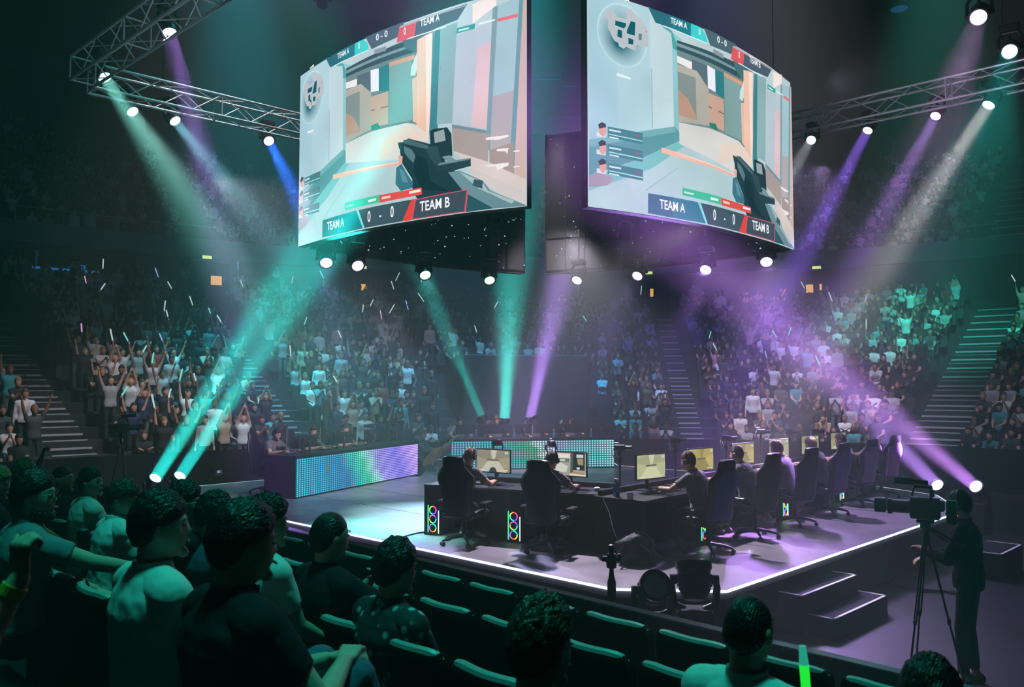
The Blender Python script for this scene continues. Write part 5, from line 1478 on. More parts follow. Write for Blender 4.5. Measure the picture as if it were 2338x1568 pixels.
# computers with coloured rings
RING = [glow('ring_%d' % i, c, 2.6) for i, c in enumerate(('#19ff8a', '#2de0ff', '#3a5bff', '#b23aff', '#ff37c8', '#ff3a5a', '#ff9a2a', '#b8ff2a'))]
def make_tower():
    root = thing('computer_tower', 'computer', 'computer')
    f = MB(); f.box((0, 0, .24), (.22, .46, .48), bev=.01); f.build('case', 'black_plastic', root)
    for j, zc in enumerate((.11, .24, .37)):
        f = MB(); f.lathe([(.0, 0), (.064, 0), (.064, .006), (.0, .006)], 20, (-.01, -.232, zc), (0, -1, 0)); f.build('fan', 'matte_black', root)
        me_ = MB(); n = 16
        for i in range(n):
            a0, a1 = 2 * PI * i / n, 2 * PI * (i + 1) / n; me_.m = (i // 2 + j * 2) % 8
            me_.tube([(-.01 + .056 * math.cos(a), -.242, zc + .056 * math.sin(a)) for a in (a0, a1)], .007, 5)
        me_.build('light_ring', RING, root)
    f = MB(); f.box((.085, -.236, .2), (.009, .012, .34)); f.build('light_bar', 'strip_white', root)
    f = MB(); f.box((-.095, -.236, .24), (.008, .012, .40)); f.build('light_edge', RING[0], root)
    return root
TW_ = make_tower()
GT = 'computer towers with glowing fans'
def tower(root, x, y, rz, label): p = wx(root, x, y); place(TW_, V(p.x, p.y, STAGE), rz, label, GT)
tower(dA, .16, .26, rA, 'computer tower with three rainbow fan rings under the left end of the front desk')
tower(dA, 1.5, .24, rA, 'computer tower with three rainbow fan rings between the first two front chairs')
tower(dB1, 1.62, .26, rB1 , 'computer tower with a rainbow glow under the first right-row chair back')
tower(dB1, 4.45, .26, rB1, 'computer tower glowing under the third right-row chair')
tower(dB1, 7.1, .26, rB1, 'small computer tower glowing orange behind the fifth right-row chair')
# backpack and bag on the stage floor
def blob(name, m, c, r, seed, label, cat, amp=.25, fl=.0):
    bm = bmesh.new(); bmesh.ops.create_icosphere(bm, subdivisions=4, radius=1)
    for w in bm.verts:
        n = 1 + amp * noise.noise(w.co * 1.6 + V(seed, 0, 0)) + amp * .35 * noise.noise(w.co * 5 + V(0, seed, 0)) + .06 * abs(noise.noise(w.co * 9))
        w.co = V(w.co.x * r[0] * n, w.co.y * r[1] * n, max(w.co.z * r[2] * n, -r[2] * .75))
    me = bpy.data.meshes.new(name); bm.to_mesh(me); bm.free(); smooth_mesh(me, 180); me.materials.append(M[m])
    o = bpy.data.objects.new(name, me); COL.objects.link(o); o.location = (c[0], c[1], c[2] + r[2] * .75); return tag(o, label, cat)
mat('bag_grey', (.025, .025, .034), .65, noise_amt=.4, scale=12, bump=.6)
bp_ = at(1452, 1285, z=STAGE)
root = thing('backpack', 'slumped dark grey backpack on the stage floor by the right desk', 'backpack', bp_, .3)
b_ = blob('bag_body', 'bag_grey', (0, 0, 0), (.27, .17, .21), 3, None, None); b_.parent = root
b2 = blob('front_pocket', 'bag_grey', (.08, -.13, 0), (.16, .09, .11), 8, None, None); b2.parent = root
f = MB(); f.tube([(-.2, -.1, .25), (-.3, -.16, .16), (-.28, -.17, .05), (-.16, -.14, .02)], .014, 6); f.tube([(.0, -.05, .33), (.04, -.08, .38), (.09, -.05, .33)], .01, 6); f.build('strap', 'matte_black', root)
f = MB(); f.tube([(-.02, -.17, .26), (.06, -.2, .2), (.14, -.2, .13)], .005, 5); f.build('zip', 'steel', root)
c = at(1508, 1262, z=STAGE); blob('drawstring_bag', 'blue_plastic', c, (.14, .12, .09), 5, 'crumpled bright blue bag under the near end of the right desk', 'bag')
c = at(1628, 1214, z=STAGE); blob('drawstring_bag', 'shoe_teal', c, (.11, .09, .07), 9, 'small teal blue bag on the stage under the second right-row chair', 'bag')
# loose cable from the desk to the backpack, a cable lying to the left
f = MB(); f.m = 0; a = wx(dB1, .05, -.005, .74)
pts = [wx(dB1, -.012, .62, .75), wx(dB1, -.03, .62, .72), at(1391, 1170, Y=10.85), at(1399, 1205, Y=10.7), at(1412, 1240, Y=10.6), at(1424, 1258, Y=10.5)]
f.tube(pts, .0035, 6); tag(f.build('cable', 'white_plastic'), 'thin pale cable hanging from the right desk corner to the backpack', 'cable')
f = MB(); pts = [at(x, y, z=STAGE + .01) for x, y in ((905, 1231), (930, 1222), (950, 1217), (975, 1213), (992, 1210))]
f.tube(pts, .012, 6); f.tube([p + V(.02, .06, 0) for p in pts], .008, 6); tag(f.build('cable', 'grey_trim'), 'grey cable bundle on the stage left of the front desk', 'cable')
# kneeling camera helper and the steps behind the LED desks
J = make_joints(seat=.32, lean=48, hands=((-.16, .75, .95, -.8, -.4, -.8), (.1, .85, 1.25, .8, -.4, -.8)), look=(-20, 10), feet=((-.1, .25, .085), (.12, -.15, .085)))
pk = at(972, 1078, z=.72)
person('person', 'crouching helper in an orange-red shirt and shorts between the LED desks, arm raised', J, (pk.x, pk.y + .5, .45), R(-75), shirt='orange_tee', trousers='trousers_black', shorts=True, hair=('hair_brown', 0, 1), voxel=.012, seed=50, sleeve=.5)
J = make_joints(stand=True, lean=12, hands=((-.1, .5, 1.15, -.8, -.4, -.8), (.16, .5, 1.2, .8, -.4, -.8)), look=(-10, -16)); J['standing'] = 1
person('person', 'person in pale grey long sleeves standing behind the crouching helper', J, (at(955, 1050, Y=22.6).x, 22.6, .0), R(-100), shirt='grey_tee', trousers='trousers_black', longsleeve=True, hair=('hair_fair', 0, .6), voxel=.012, seed=51)
# equipment along the front edge of the stage
def big_head(px, py, Y, rz, k, label, tilt, drop):
    p = at(px, py, Y=Y); root = thing('moving_head_light', label, 'spotlight', p, rz, 'unlit lamps in front of the stage')
    T = Matrix.Rotation(tilt, 4, 'X'); f = MB(); f.T = T
    f.lathe([(.02, -.26 * k), (.13 * k, -.24 * k), (.19 * k, -.12 * k), (.2 * k, .1 * k), (.22 * k, .13 * k), (.22 * k, .2 * k), (.18 * k, .2 * k), (.17 * k, .14 * k), (.0, .13 * k)], 26)
    for z in (-.08, -.04, 0, .04): f.lathe([(.17 * k, z * k), (.212 * k, z * k), (.212 * k, (z + .015) * k), (.17 * k, (z + .015) * k)], 26)
    f.build('lamp_head', 'black_plastic', root, smooth=True)
    f = MB(); f.T = T; f.lathe([(.0, .15 * k), (.165 * k, .15 * k), (.165 * k, .16 * k), (.0, .17 * k)], 24); f.build('lens', 'steel', root)
    f = MB()
    for s in (-1, 1): f.tube([(.25 * k * s, 0, .04), (.27 * k * s, 0, -.1 * k), (.24 * k * s, 0, -.3 * k), (.12 * k * s, 0, -.36 * k)], [.03 * k, .045 * k, .05 * k, .05 * k], 10); f.cyl((.2 * k * s, 0, 0), (.29 * k * s, 0, 0), .06 * k, 14)
    f.build('yoke', 'black_plastic', root, smooth=True)
    f = MB(); bz = -p.z + drop; f.box((0, 0, (-.34 * k + bz) / 2), (.42 * k, .36 * k, abs(-.34 * k - bz)), bev=.03); f.build('base', 'black_plastic', root)
    return root
big_head(1490, 1345, 8.35, .1, .72, 'unlit round moving head lamp below the front stage corner, left one', R(60), .0)
big_head(1585, 1322, 8.3, -.1, .82, 'unlit tall moving head lamp below the front stage corner, right one', R(-20), .0)
p = at(1396, 1255, Y=8.6); root = thing('microphone_stand', 'black camera mount on a thick pole at the front stage corner', 'stand', (p.x, p.y, 0))
f = MB(); f.lathe([(.0, 0), (.16, 0), (.16, .02), (.05, .04), (.045, .06), (.045, .9), (.03, .95), (.02, p.z - .18)], 16); f.build('pole', 'black_metal', root)
f = MB(); z = p.z; f.lathe([(.0, z - .2), (.05, z - .18), (.06, z - .1), (.045, z - .04), (.03, z - .03), (.03, z + .05), (.0, z + .06)], 16); f.box((.0, 0, z - .09), (.2, .08, .05), bev=.015); f.ball((.08, 0, z - .07), .035, 10, 6); f.ball((-.08, 0, z - .09), .03, 10, 6); f.build('mount', 'black_plastic', root, smooth=True)
# ------------------------------------------------------------------ cameras and crew on the arena floor
def tripod_camera(p, rz, label, k=1.0, h=1.5, mon=True):
    root = thing('video_camera', label, 'camera', p, rz); root.scale = (.75, .62, 1)
    f = MB(); z = h
    f.box((0, .0, z + .02), (.13, .42, .2), bev=.02); f.box((0, -.2, z + .05), (.1, .14, .1), bev=.015); f.cyl((0, .2, z + .02), (0, .46, z + .02), .06, 16); f.cyl((0, .46, z + .02), (0, .52, z + .02), .075, 16)
    f.tube([(0, -.12, z + .13), (0, -.1, z + .22), (0, .14, z + .22), (0, .18, z + .13)], .018, 8); f.build('camera_body', 'black_plastic', root)
    f = MB(); f.box((-.02, .62, z + .03), (.16, .16, .13), bev=.01); f.build('lens_hood', 'black_plastic', root)
    f = MB(); f.cyl((.0, -.05, z + .26), (.0, .4, z + .27), .022, 10); f.cyl((0, .15, z + .268), (0, .42, z + .27), .032, 10); f.build('microphone', 'matte_black', root)
    f = MB(); f.box((0, -.36, z + .0), (.12, .14, .22), bev=.012); f.build('battery', 'black_plastic', root)
    f = MB(); f.box((.02, -.435, z - .03), (.012, .006, .012)); f.build('tally_light', 'tally', root)
    f = MB(); f.lathe([(.06, -.32), (.07, -.28), (.05, -.2), (.075, -.16), (.075, -.1), (.0, -.09)], 16, (0, 0, z)); f.box((0, 0, z - .1), (.12, .24, .03), bev=.008); f.tube([(.06, -.06, z - .17), (.16, -.35, z - .28), (.17, -.5, z - .33)], .012, 8); f.tube([(-.06, -.06, z - .17), (-.14, -.3, z - .26)], .012, 8); f.build('fluid_head', 'black_metal', root)
    for k_ in range(3):
        a = 2 * PI * k_ / 3 + PI / 6; d = V(math.cos(a), math.sin(a), 0)
        g = MB(); t = V(0, 0, z - .32) + d * .05; b = V(0, 0, .03) + d * .52; mid = t.lerp(b, .5)
        for s in (-1, 1): w = V(-d.y, d.x, 0) * .022 * s; g.cyl(t + w, mid + w * .8, .013, 8)
        g.cyl(mid, b, .015, 8); g.box(mid, (.07, .05, .05), bev=.01); g.ball(b, .028, 8, 6); g.build('leg', 'black_metal', root)
    if mon:
        g = MB(); g.box((-.1, -.1, z + .16), (.14, .03, .1), bev=.008); g.build('viewfinder', 'black_plastic', root)
    return root
M['tally'] = glow('tally', '#ff2a20', 3)
pc = at(2112, 1452, z=0.35); 
camp = at(2112, 1160, Y=7.9); tripod_camera((camp.x, camp.y, 0), R(58), 'large video camera on a tripod at the right, in front of the dark camera operator', h=camp.z - .02)
J = make_joints(stand=True, lean=4, hands=((-.14, .34, 1.22, -.8, -.4, -.8), (.16, .36, 1.10, .8, -.4, -.8)), look=(-14, -6), feet=((-.13, .05, .085), (.13, -.02, .085))); J['standing'] = 1
p = at(2215, 1530, z=0)
pp = at(2212, 1300, Y=8.2)
op = person('person', 'camera operator in black clothes and headset standing behind the tripod camera', J, (pp.x, pp.y, 0), R(56), shirt='black_tee', trousers='trousers_black', shoes='shoe_black', longsleeve=True, hair=('hair_black', 0, 1.0), headset=True, seed=60, scale=1.06)
camp = at(279, 978, Y=17.5); tripod_camera((camp.x, camp.y, 0), R(-60), 'video camera on a tripod in front of the left stand', h=camp.z)
# person sitting with the left camera, small floor lamp, cable on the floor
f = MB(); p = at(497, 1085, z=.0 + .02)
c = at(497, 1080, Y=18.9)
root = thing('floor_lamp', 'small unlit lamp on a bent stand behind the left stage edge', 'lamp', (c.x, c.y, 0))
f = MB(); f.tube([(-.2, 0, 0.02), (-.2, 0, c.z), (-.1, 0, c.z + .06)], .015, 8); f.lathe([(.0, 0), (.12, 0), (.12, .02), (.0, .02)], 14, (-.2, 0, 0)); f.build('stand', 'black_metal', root)
f = MB(); f.lathe([(.0, -.04), (.1, -.03), (.1, .03), (.0, .04)], 16, (0, 0, c.z), (.3, -.3, -.8)); f.build('lamp_head', 'steel', root)
f = MB(); f.tube([at(x, y, z=.02) for x, y in ((1925, 1352), (1960, 1330), (1990, 1322), (2040, 1335), (2090, 1345), (2160, 1350), (2190, 1356))], .018, 6); f.tube([at(x, y, z=.02) for x, y in ((1935, 1345), (1980, 1326), (2030, 1328), (2100, 1352), (2180, 1350))], .012, 6)
tag(f.build('floor_cable', 'black_plastic'), 'black cables lying on the arena floor by the tripod camera', 'cable')
for o in list(COL.objects):
    pass
# ------------------------------------------------------------------ the near rows of seats
mat('seat_fabric', (.004, .005, .006), .9, spec=.08, bump=.15, scale=60)
mat('seat_top_lit', (.36, .4, .4), .4)  # pale edge: rim light on the seat tops is painted into the colour
mat('row_step', (.008, .01, .011), .9, spec=.1)
UD = V(.7071, -.7071, 0); ND = V(.7071, .7071, 0)          # along a row (towards the right), towards the stage
RZF = math.atan2(-ND.x, ND.y)                                # people in the rows face the stage
# rows: distance c of the line x + y = c for the seat backs, floor height
ROWSF = {'D': (1.0, 1.17), 'E': (2.25, 1.02), 'F': (3.5, .87), 'G': (4.75, .74), 'H': (6.0, .60), 'I': (7.2, .47)}
for k, (c, z) in ROWSF.items():
    f = MB(); n = c / math.sqrt(2)
    f.box((0, 0, z / 2 - .002), (46, .885, z), None)
    o = f.build('seating_tiers_near', 'row_step'); struct(o)
    ctr = ND * (n + .35); o.location = (ctr.x, ctr.y, 0); o.rotation_euler.z = -PI / 4
f = MB(); f.box((0, 0, .58), (46, 3.0, 1.16)); o = f.build('seating_tiers_near', 'row_step'); struct(o); ctr = ND * (1.0 / 1.414 - .1 - 1.5); o.location = (ctr.x, ctr.y, 0); o.rotation_euler.z = -PI / 4
# barrier in front of the rows
f = MB(); f.box((0, 0, .53), (46, .08, 1.06)); o = f.build('wall_front_barrier', 'matte_black'); struct(o)
ctr = ND * (7.85 / 1.414); o.location = (ctr.x, ctr.y, 0); o.rotation_euler.z = -PI / 4
f = MB(); f.box((0, 0, 1.075), (46, .11, .03), bev=.008); o = f.build('trim_3', 'fascia_dark' if 'fascia_dark' in M else mat('fascia_dark', (.02, .03, .03), .9, spec=.1)); struct(o); o.location = (ctr.x, ctr.y, 0); o.rotation_euler.z = -PI / 4
def make_seat():
    root = thing('auditorium_seat', 'seat', 'seat')
    # faces +y; back curved, top about .86 high
    n = 12
    f = MB(); vs = []
    for z, w in ((.36, .2), (.45, .225), (.62, .245), (.78, .25), (.83, .245), (.855, .225)):
        th = .035 if z < .84 else .022
        for i in range(n + 1):
            x = -1 + 2 * i / n; vs.append((x * w, -.05 + .055 * x * x - (z - .36) * .14 + th, z))
        for i in range(n, -1, -1):
            x = -1 + 2 * i / n; vs.append((x * w, -.05 + .055 * x * x - (z - .36) * .14 - th, z))
    m = 2 * (n + 1); L = 6
    fs = [(j * m + k, j * m + (k + 1) % m, (j + 1) * m + (k + 1) % m, (j + 1) * m + k) for j in range(L - 1) for k in range(m)] + [tuple(range(m - 1, -1, -1)), tuple((L - 1) * m + k for k in range(m))]
    f.add(vs, fs); f.build('backrest', 'seat_fabric', root, smooth=True)
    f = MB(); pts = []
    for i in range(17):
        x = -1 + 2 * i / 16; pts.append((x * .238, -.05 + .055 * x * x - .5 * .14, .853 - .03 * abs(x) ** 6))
    f.tube(pts, [.012] + [.023] * 15 + [.012], 8); f.build('top_edge', 'seat_top_lit', root, smooth=True)
    f = MB(); f.box((0, .2, .42), (.44, .44, .1), bev=.035); f.build('seat_pan', 'seat_fabric', root, smooth=True)
    for s in (-1, 1):
        f = MB(); f.box((.265 * s, .14, .3), (.035, .3, .6), bev=.01); f.box((.265 * s, .16, .61), (.055, .34, .03), bev=.012); f.build('armrest', 'black_plastic', root)
    return root
SEAT = make_seat()
GS = 'dark curved-back seats of the near rows'
def row_pt(row, px):
    c, z = ROWSF[row]; k = (px - 1169) / FPX; Y = c / (1 + k); return V(k * Y, Y, z)
def seat(row, px, label):
    return place(SEAT, row_pt(row, px), RZF, label, GS)
def back_along(row, px0, n0, n1):
    p0 = row_pt(row, px0)
    for k in range(n0, n1):
        p = p0 + UD * (.56 * k); yield k, p
_rows = {'E': (643, -5, 3), 'F': (682, -12, 5), 'G': (1040, -8, 6), 'H': (1140, -6, 6)}
_rn = {'E': 'second row from the camera', 'F': 'third row from the camera', 'G': 'fourth row from the camera', 'H': 'row nearest the front barrier'}
for r_, (px0, a, b) in _rows.items():
    vis = []
    for k, p in back_along(r_, px0, a, b):
        s = seen(p + V(0, 0, .85))
        if s and -80 < s[0] < 2380 and s[1] < 1640: vis.append((k, p, s))
    for j, (k, p, s) in enumerate(vis):
        place(SEAT, p, RZF, f'dark curved seat, {_rn[r_]}, {ordw(j)} from left', GS)
# ------------------------------------------------------------------ spectators in the near rows
def spectator(row, px, py, label, back=.12, J=None, face=0, scale=1.0, Y=None, **kw):
    "placed by the head centre seen at a pixel"
    c, z = ROWSF[row]; k = (px - 1169) / FPX
    p = row_pt(row, px) if Y is None else V(k * Y, Y, z)
    hz_ = at(px, py, Y=p.y).z
    J = J or make_joints(seat=.44, lean=-2, hands=((-.14, .34, .60), (.14, .34, .60)), look=(0, -2), feet=((-.12, .52, .085), (.12, .50, .085)))
    rz = RZF + R(face)
    # shift so that the head, not the hips, is at the wanted spot
    h = J['head'] * scale; c_, s_ = math.cos(rz), math.sin(rz)
    off_ = V(h.x * c_ - h.y * s_, h.x * s_ + h.y * c_, 0)
    base = V(p.x, p.y, 0) - off_; base.z = hz_ - h.z
    return person('person', label, J, base, rz, scale=scale, cat='person', voxel=kw.pop('voxel', .0085), group=kw.pop('group', None), **kw)
SJ = lambda lean=-2, look=(0, -2), hands=((-.14, .34, .60), (.14, .34, .60)), seat=.44, off=(0, 0), tw=0, feet=((-.14, .52, .085), (.14, .50, .085)): make_joints(seat=seat, lean=lean, hands=hands, look=look, feet=feet, head_off=off, twist=tw)
GF = 'spectators in the near rows'
spectator('E', 560, 1245, 'large man in dark t-shirt seen from behind, hands together, bottom left of centre', J=SJ(-3, (-14, -4), ((.02, .30, .80, -.5, -.6, -.6), (.13, .30, .82, 1, -.6, -.7)), off=(0, .01), feet=((-.18, .46, .34), (.14, .50, .36))), Y=2.75, scale=1.05, hs=1.06, shirt='black_tee', hair=('hair_black', 1, .75), seed=70, curl=(.8, .9), voxel=.007, bulk=1.08, trousers='jeans', group=GF)
spectator('E', 372, 1205, 'man in white t-shirt with dark hair, left of the large dark-shirted man', J=SJ(0, (-22, 0)), Y=3.25, scale=1.05, hs=1.02, shirt='white_tee', hair=('hair_black', 0, .9), seed=71, voxel=.0075, group=GF)
spectator('E', 88, 1135, 'man in grey-blue t-shirt at the left looking right, forearm held out', J=SJ(6, (-38, 2), ((-.1, .42, .66), (.32, .52, .82, 1, -.6, -.6))), Y=4.6, scale=1.06, hs=1.05, shirt='grey_tee', hair=('hair_black', 0, 1.1), seed=72, glasses=True, beard='hair_black', curl=(.4, .6), group=GF)
spectator('F', 150, 1095, 'man with a short beard and dark shirt in profile, left part', J=SJ(0, (-45, 0)), shirt='black_tee', hair=('hair_black', 4, .8), seed=73, group=GF, beard='hair_black')
spectator('F', 214, 1102, 'man in white t-shirt in profile next to the bearded man, left', J=SJ(0, (-48, 4)), shirt='white_tee', hair=('hair_black', 1, .9), seed=74, group=GF)
spectator('F', 287, 1140, 'person in white t-shirt with bushy hair, behind the big white-shirted man', J=SJ(8, (-45, -14)), Y=6.0, shirt='white_tee', hair=('hair_brown', 0, 1.5), seed=75, group=GF)
spectator('F', 428, 1150, 'person in glasses turned right between the white-shirted man and the bushy-haired person', J=SJ(0, (-40, 0)), Y=5.1, shirt='black_tee', hair=('hair_black', 0, 1.3), seed=76, glasses=True, group=GF)
spectator('F', 495, 1178, 'person in dark blue shirt with rounded dark hair, left of the large man', J=SJ(0, (-30, -6)), Y=5.0, shirt='blue_tee', hair=('hair_black', 0, 1.7), seed=77, group=GF)
spectator('F', 613, 1196, 'person with swept-back hair in pale shirt half hidden behind the large man', J=SJ(4, (-30, -4)), Y=4.2, shirt='white_tee', hair=('hair_black', 1, 1.7), seed=78, group=GF)
spectator('F', 757, 1228, 'short-haired man in black t-shirt clapping with raised hands, centre left', J=SJ(-2, (-6, -3), ((-.03, .28, .95, -.6, -.6, -.8), (.09, .30, .99, 1, -.5, -.8))), scale=1.05, hs=1.05, shirt='black_tee', hair=('hair_black', 4, .9), seed=79, curl=(.15, .12), voxel=.0065, spread=.2, group=GF)
spectator('F', 906, 1302, 'dark-haired man in a dark floral shirt, right of the clapping man', J=SJ(2, (-8, -6)), scale=1.04, hs=1.05, shirt='floral_tee', hair=('hair_black', 0, 1.2), seed=80, voxel=.0075, group=GF)
spectator('E', 1234, 1482, 'head of a person with tousled wavy hair at the bottom centre', J=SJ(-2, (-4, -4)), shirt='black_tee', hair=('hair_brown', 1, 1.6), seed=81, Y=2.35, hs=.98, voxel=.0075, group=GF)
spectator('F', 1700, 1442, 'tall dark silhouetted spectator in pale shirt at the bottom right', J=SJ(-2, (-2, 0)), shirt='white_tee', hair=('hair_black', 4, .8), seed=82, Y=2.85, voxel=.0075, group=GF)
spectator('F', 2105, 1608, 'top of a dark-haired head at the bottom right edge', J=SJ(-2, (0, 0)), shirt='black_tee', hair=('hair_black', 0, 1.0), seed=83, Y=2.4, voxel=.009, group=GF)
spectator('F', 62, 1082, 'person with teal-lit light hair at the far left behind the grey-blue shirt', J=SJ(2, (-60, -10)), shirt='black_tee', hair=('hair_fair', 0, 1.2), seed=84, Y=7.2, group=GF)
spectator('F', 0, 1105, 'person cut by the left edge with green-lit hair', J=SJ(2, (-40, -10)), shirt='black_tee', hair=('hair_fair', 0, 1.2), seed=85, Y=6.4, group=GF)
# raised fist with a yellow wristband at the left edge, and a raised arm with a red band
J0 = SJ(0, (-30, 0)); hp = at(-95, 1450, Y=2.05)
def to_local(p, J, headw, rz):
    c, q = math.cos(-rz), math.sin(-rz); d = p - headw
    return V(d.x * c - d.y * q, d.x * q + d.y * c, d.z) + J['head']
wl = to_local(at(64, 1322, Y=2.2), J0, hp, RZF)
Jf = SJ(0, (-30, 0), ((-.1, .4, .62), (wl.x, wl.y, wl.z, 0, -.5, -1)), feet=((-.1, .5, .42), (.24, .48, .42)))
Jf['hfR'] = V(0, 0, 1); Jf['hnR'] = V(.3, -1, 0); 
o = spectator('D', -95, 1450, 'person at the left edge raising a clenched fist with a yellow wristband', J=Jf, Y=2.05, scale=1.0, shirt='grey_tee', trousers='jeans', hair=('hair_black', 0, 1.2), seed=86, curl=(.4, 1.55), voxel=.006, group=GF, sleeve=.5)
w_, e_ = Jf['wrR'], Jf['elR']; d_ = (w_ - e_).normalized()
f = MB(); f.tube([w_ - d_ * .045, w_ - d_ * .018], .033, 18); f.build('wristband', 'yellow_band', o)
Jr = make_joints(stand=False, seat=.44, lean=4, hands=((-.14, .34, .6), (.16, .22, 1.62, 1, .2, -.4)), look=(-40, 0))
o = spectator('G', 60, 1110, 'person on the left raising an arm with a red wristband above the crowd', J=Jr, Y=8.4, shirt='black_tee', hair=('hair_black', 0, 1.1), seed=87, curl=(.4, 1.5), voxel=.0085, group=GF, sleeve=.4)
w_, e_ = Jr['wrR'], Jr['elR']; d_ = (w_ - e_).normalized()
f = MB(); f.tube([w_ - d_ * .06, w_ - d_ * .02], .032, 14); f.build('wristband', 'red_band', o)
# green glow stick
M['green_glow'] = glow('green_glow', '#1fe03a', 1.1); M['teal_glow'] = glow('teal_glow', '#2fbfa0', .6)
a = at(1840, 1568, Y=3.2); b = at(1832, 1474, Y=3.2)
root = thing('glow_stick', 'bright green glow stick held up at the bottom right', 'glow stick', a)
f = MB(); f.tube([V(0, 0, -.12), V(0, 0, .0), (b - a) * .55], [.016, .018, .018], 10); f.build('lit_tube', 'green_glow', root, smooth=True)
f = MB(); f.tube([(b - a) * .55, b - a], [.018, .013], 10); f.build('tip', 'teal_glow', root, smooth=True)
# ------------------------------------------------------------------ the crowd in the stands
CR_RND = random.Random(11)
def crowd_shirt_mat():
    m = bpy.data.materials.new('crowd_shirt'); m.use_nodes = True; nt = m.node_tree
    oi = nt.nodes.new('ShaderNodeObjectInfo'); b = nt.nodes['Principled BSDF']
    nt.links.new(oi.outputs['Color'], b.inputs['Base Color']); b.inputs['Roughness'].default_value = .8; M['crowd_shirt'] = m
    for k, ramp in (('crowd_skin', [(.50, .29, .21), (.42, .23, .16), (.55, .33, .25), (.2, .1, .07), (.36, .19, .13)]), ('crowd_hair', [(.01, .01, .01), (.03, .017, .012), (.07, .035, .02), (.2, .12, .06)]), ('crowd_legs', [(.012, .012, .016), (.03, .045, .075), (.02, .02, .025), (.09, .09, .1)])):
        m = bpy.data.materials.new(k); m.use_nodes = True; nt = m.node_tree
        oi = nt.nodes.new('ShaderNodeObjectInfo'); cr = nt.nodes.new('ShaderNodeValToRGB'); cr.color_ramp.interpolation = 'CONSTANT'
        mt = nt.nodes.new('ShaderNodeMath'); mt.operation = 'FRACT'; ml = nt.nodes.new('ShaderNodeMath'); ml.operation = 'MULTIPLY'
        ml.inputs[1].default_value = {'crowd_skin': 1.0, 'crowd_hair': 7.3, 'crowd_legs': 13.7}[k]
        nt.links.new(oi.outputs['Random'], ml.inputs[0]); nt.links.new(ml.outputs[0], mt.inputs[0]); nt.links.new(mt.outputs[0], cr.inputs['Fac'])
        e = cr.color_ramp.elements
        while len(e) < len(ramp): e.new(.5)
        for i, (el, c) in enumerate(zip(e, ramp)): el.position = i / len(ramp); el.color = (*c, 1)
        nt.links.new(cr.outputs['Color'], nt.nodes['Principled BSDF'].inputs['Base Color']); nt.nodes['Principled BSDF'].inputs['Roughness'].default_value = .65; M[k] = m
crowd_shirt_mat()
mat('crowd_eye', (.02, .012, .01), .4)
POSES = {}
def crowd_pose(name, J, curl=(.4, .4), long=False, stand=False, short=False, hair=0):
    if stand: J['standing'] = 1
    out = []
    for vox, sm in ((.021, 1), (.046, 0)):
        mb, B = body_parts(J, seg=8, fingers=False, bulk=1.06, hs=1.08)
        hmb = hair_mesh(hair, 1.1, 3, 16, 12); H, hm_ = J['head'], J['hm']; T = Matrix.Translation(H) @ hm_.to_4x4() @ Matrix.Scale(1.12, 4)
        mb.add([T @ Vector(v) for v in hmb.v], hmb.f)
        me = remesh(mb, vox, sm); v, nr = mesh_np(me); lab, tt = classify(v, B); names = np.array([b[0] for b in B])[lab]
        hl = (v - np.array(H)) @ np.array(hm_)           # into head frame
        ish = (names == 'head') | ((names == 'neck') & (tt > .6))
        hx, hy, hz_ = hl[:, 0] / .075, hl[:, 1] / .096, hl[:, 2] / .118
        line = np.where(hy > 0, .50 * np.clip(hy, 0, 1) ** .8, -.62 * np.clip(-hy, 0, 1) ** .7) if hair != 3 else np.where(hy < .25, -1.3, .35 + .25 * hy)
        hairm = ish & (hz_ > line)
        hgt = v[:, 2] - J['pelvis'].z
        ua = np.char.startswith(names, 'uarm'); fa = np.char.startswith(names, 'farm')
        shirt = ((names == 'torso') & (hgt > -.03)) | (ua & (tt < (.6 if not long else 2))) | (fa & (tt < .92) if long else np.zeros(len(v), bool))
        legs = (names == 'thigh') | (np.char.startswith(names, 'shin')) | ((names == 'torso') & ~shirt)
        foot = names == 'foot'
        cls = np.zeros(len(v), int); cls[shirt] = 1; cls[legs] = 2; cls[hairm] = 3; cls[foot] = 4
        eyes = ish & (np.abs(hz_ - .1) < .09) & (hy > .7) & (np.abs(np.abs(hx) - .42) < .22)
        if vox < .03: cls[eyes & ~hairm] = 4
        me.materials.clear()
        for k in ('crowd_skin', 'crowd_shirt', 'crowd_legs', 'crowd_hair', 'crowd_eye'): me.materials.append(M[k])
        nf = len(me.polygons); mi = np.zeros(nf, int)
        for i, p in enumerate(me.polygons):
            c = [cls[w] for w in p.vertices]; mi[i] = max(set(c), key=c.count)
        me.polygons.foreach_set('material_index', mi); me.shade_smooth(); me.name = 'spectator'
        out.append((me, cls))
    POSES[name] = (out, J)
cj = make_joints
crowd_pose('sitting with hands in lap', cj(seat=.45, lean=2, hands=((-.08, .34, .66), (.08, .34, .66)), look=(0, -6)))
crowd_pose('sitting and clapping', cj(seat=.45, lean=6, hands=((-.03, .36, 1.0), (.03, .36, 1.0)), look=(6, -4)), hair=2)
crowd_pose('sitting with arms folded', cj(seat=.45, lean=0, hands=((.08, .26, .86, -.8, -.2, -1), (-.08, .28, .88, .8, -.2, -1)), look=(-8, -2)), long=True)
crowd_pose('sitting with long hair', cj(seat=.45, lean=4, hands=((-.12, .36, .62), (.1, .3, .9)), look=(10, -8)), hair=3)
crowd_pose('leaning forward on knees', cj(seat=.45, lean=26, hands=((-.06, .5, .66), (.06, .5, .66)), look=(0, 6)))
crowd_pose('standing with both arms raised', cj(stand=True, lean=0, hands=((-.34, .12, 1.92, -1, 0, -.2), (.34, .12, 1.92, 1, 0, -.2)), look=(0, 4)), stand=True)
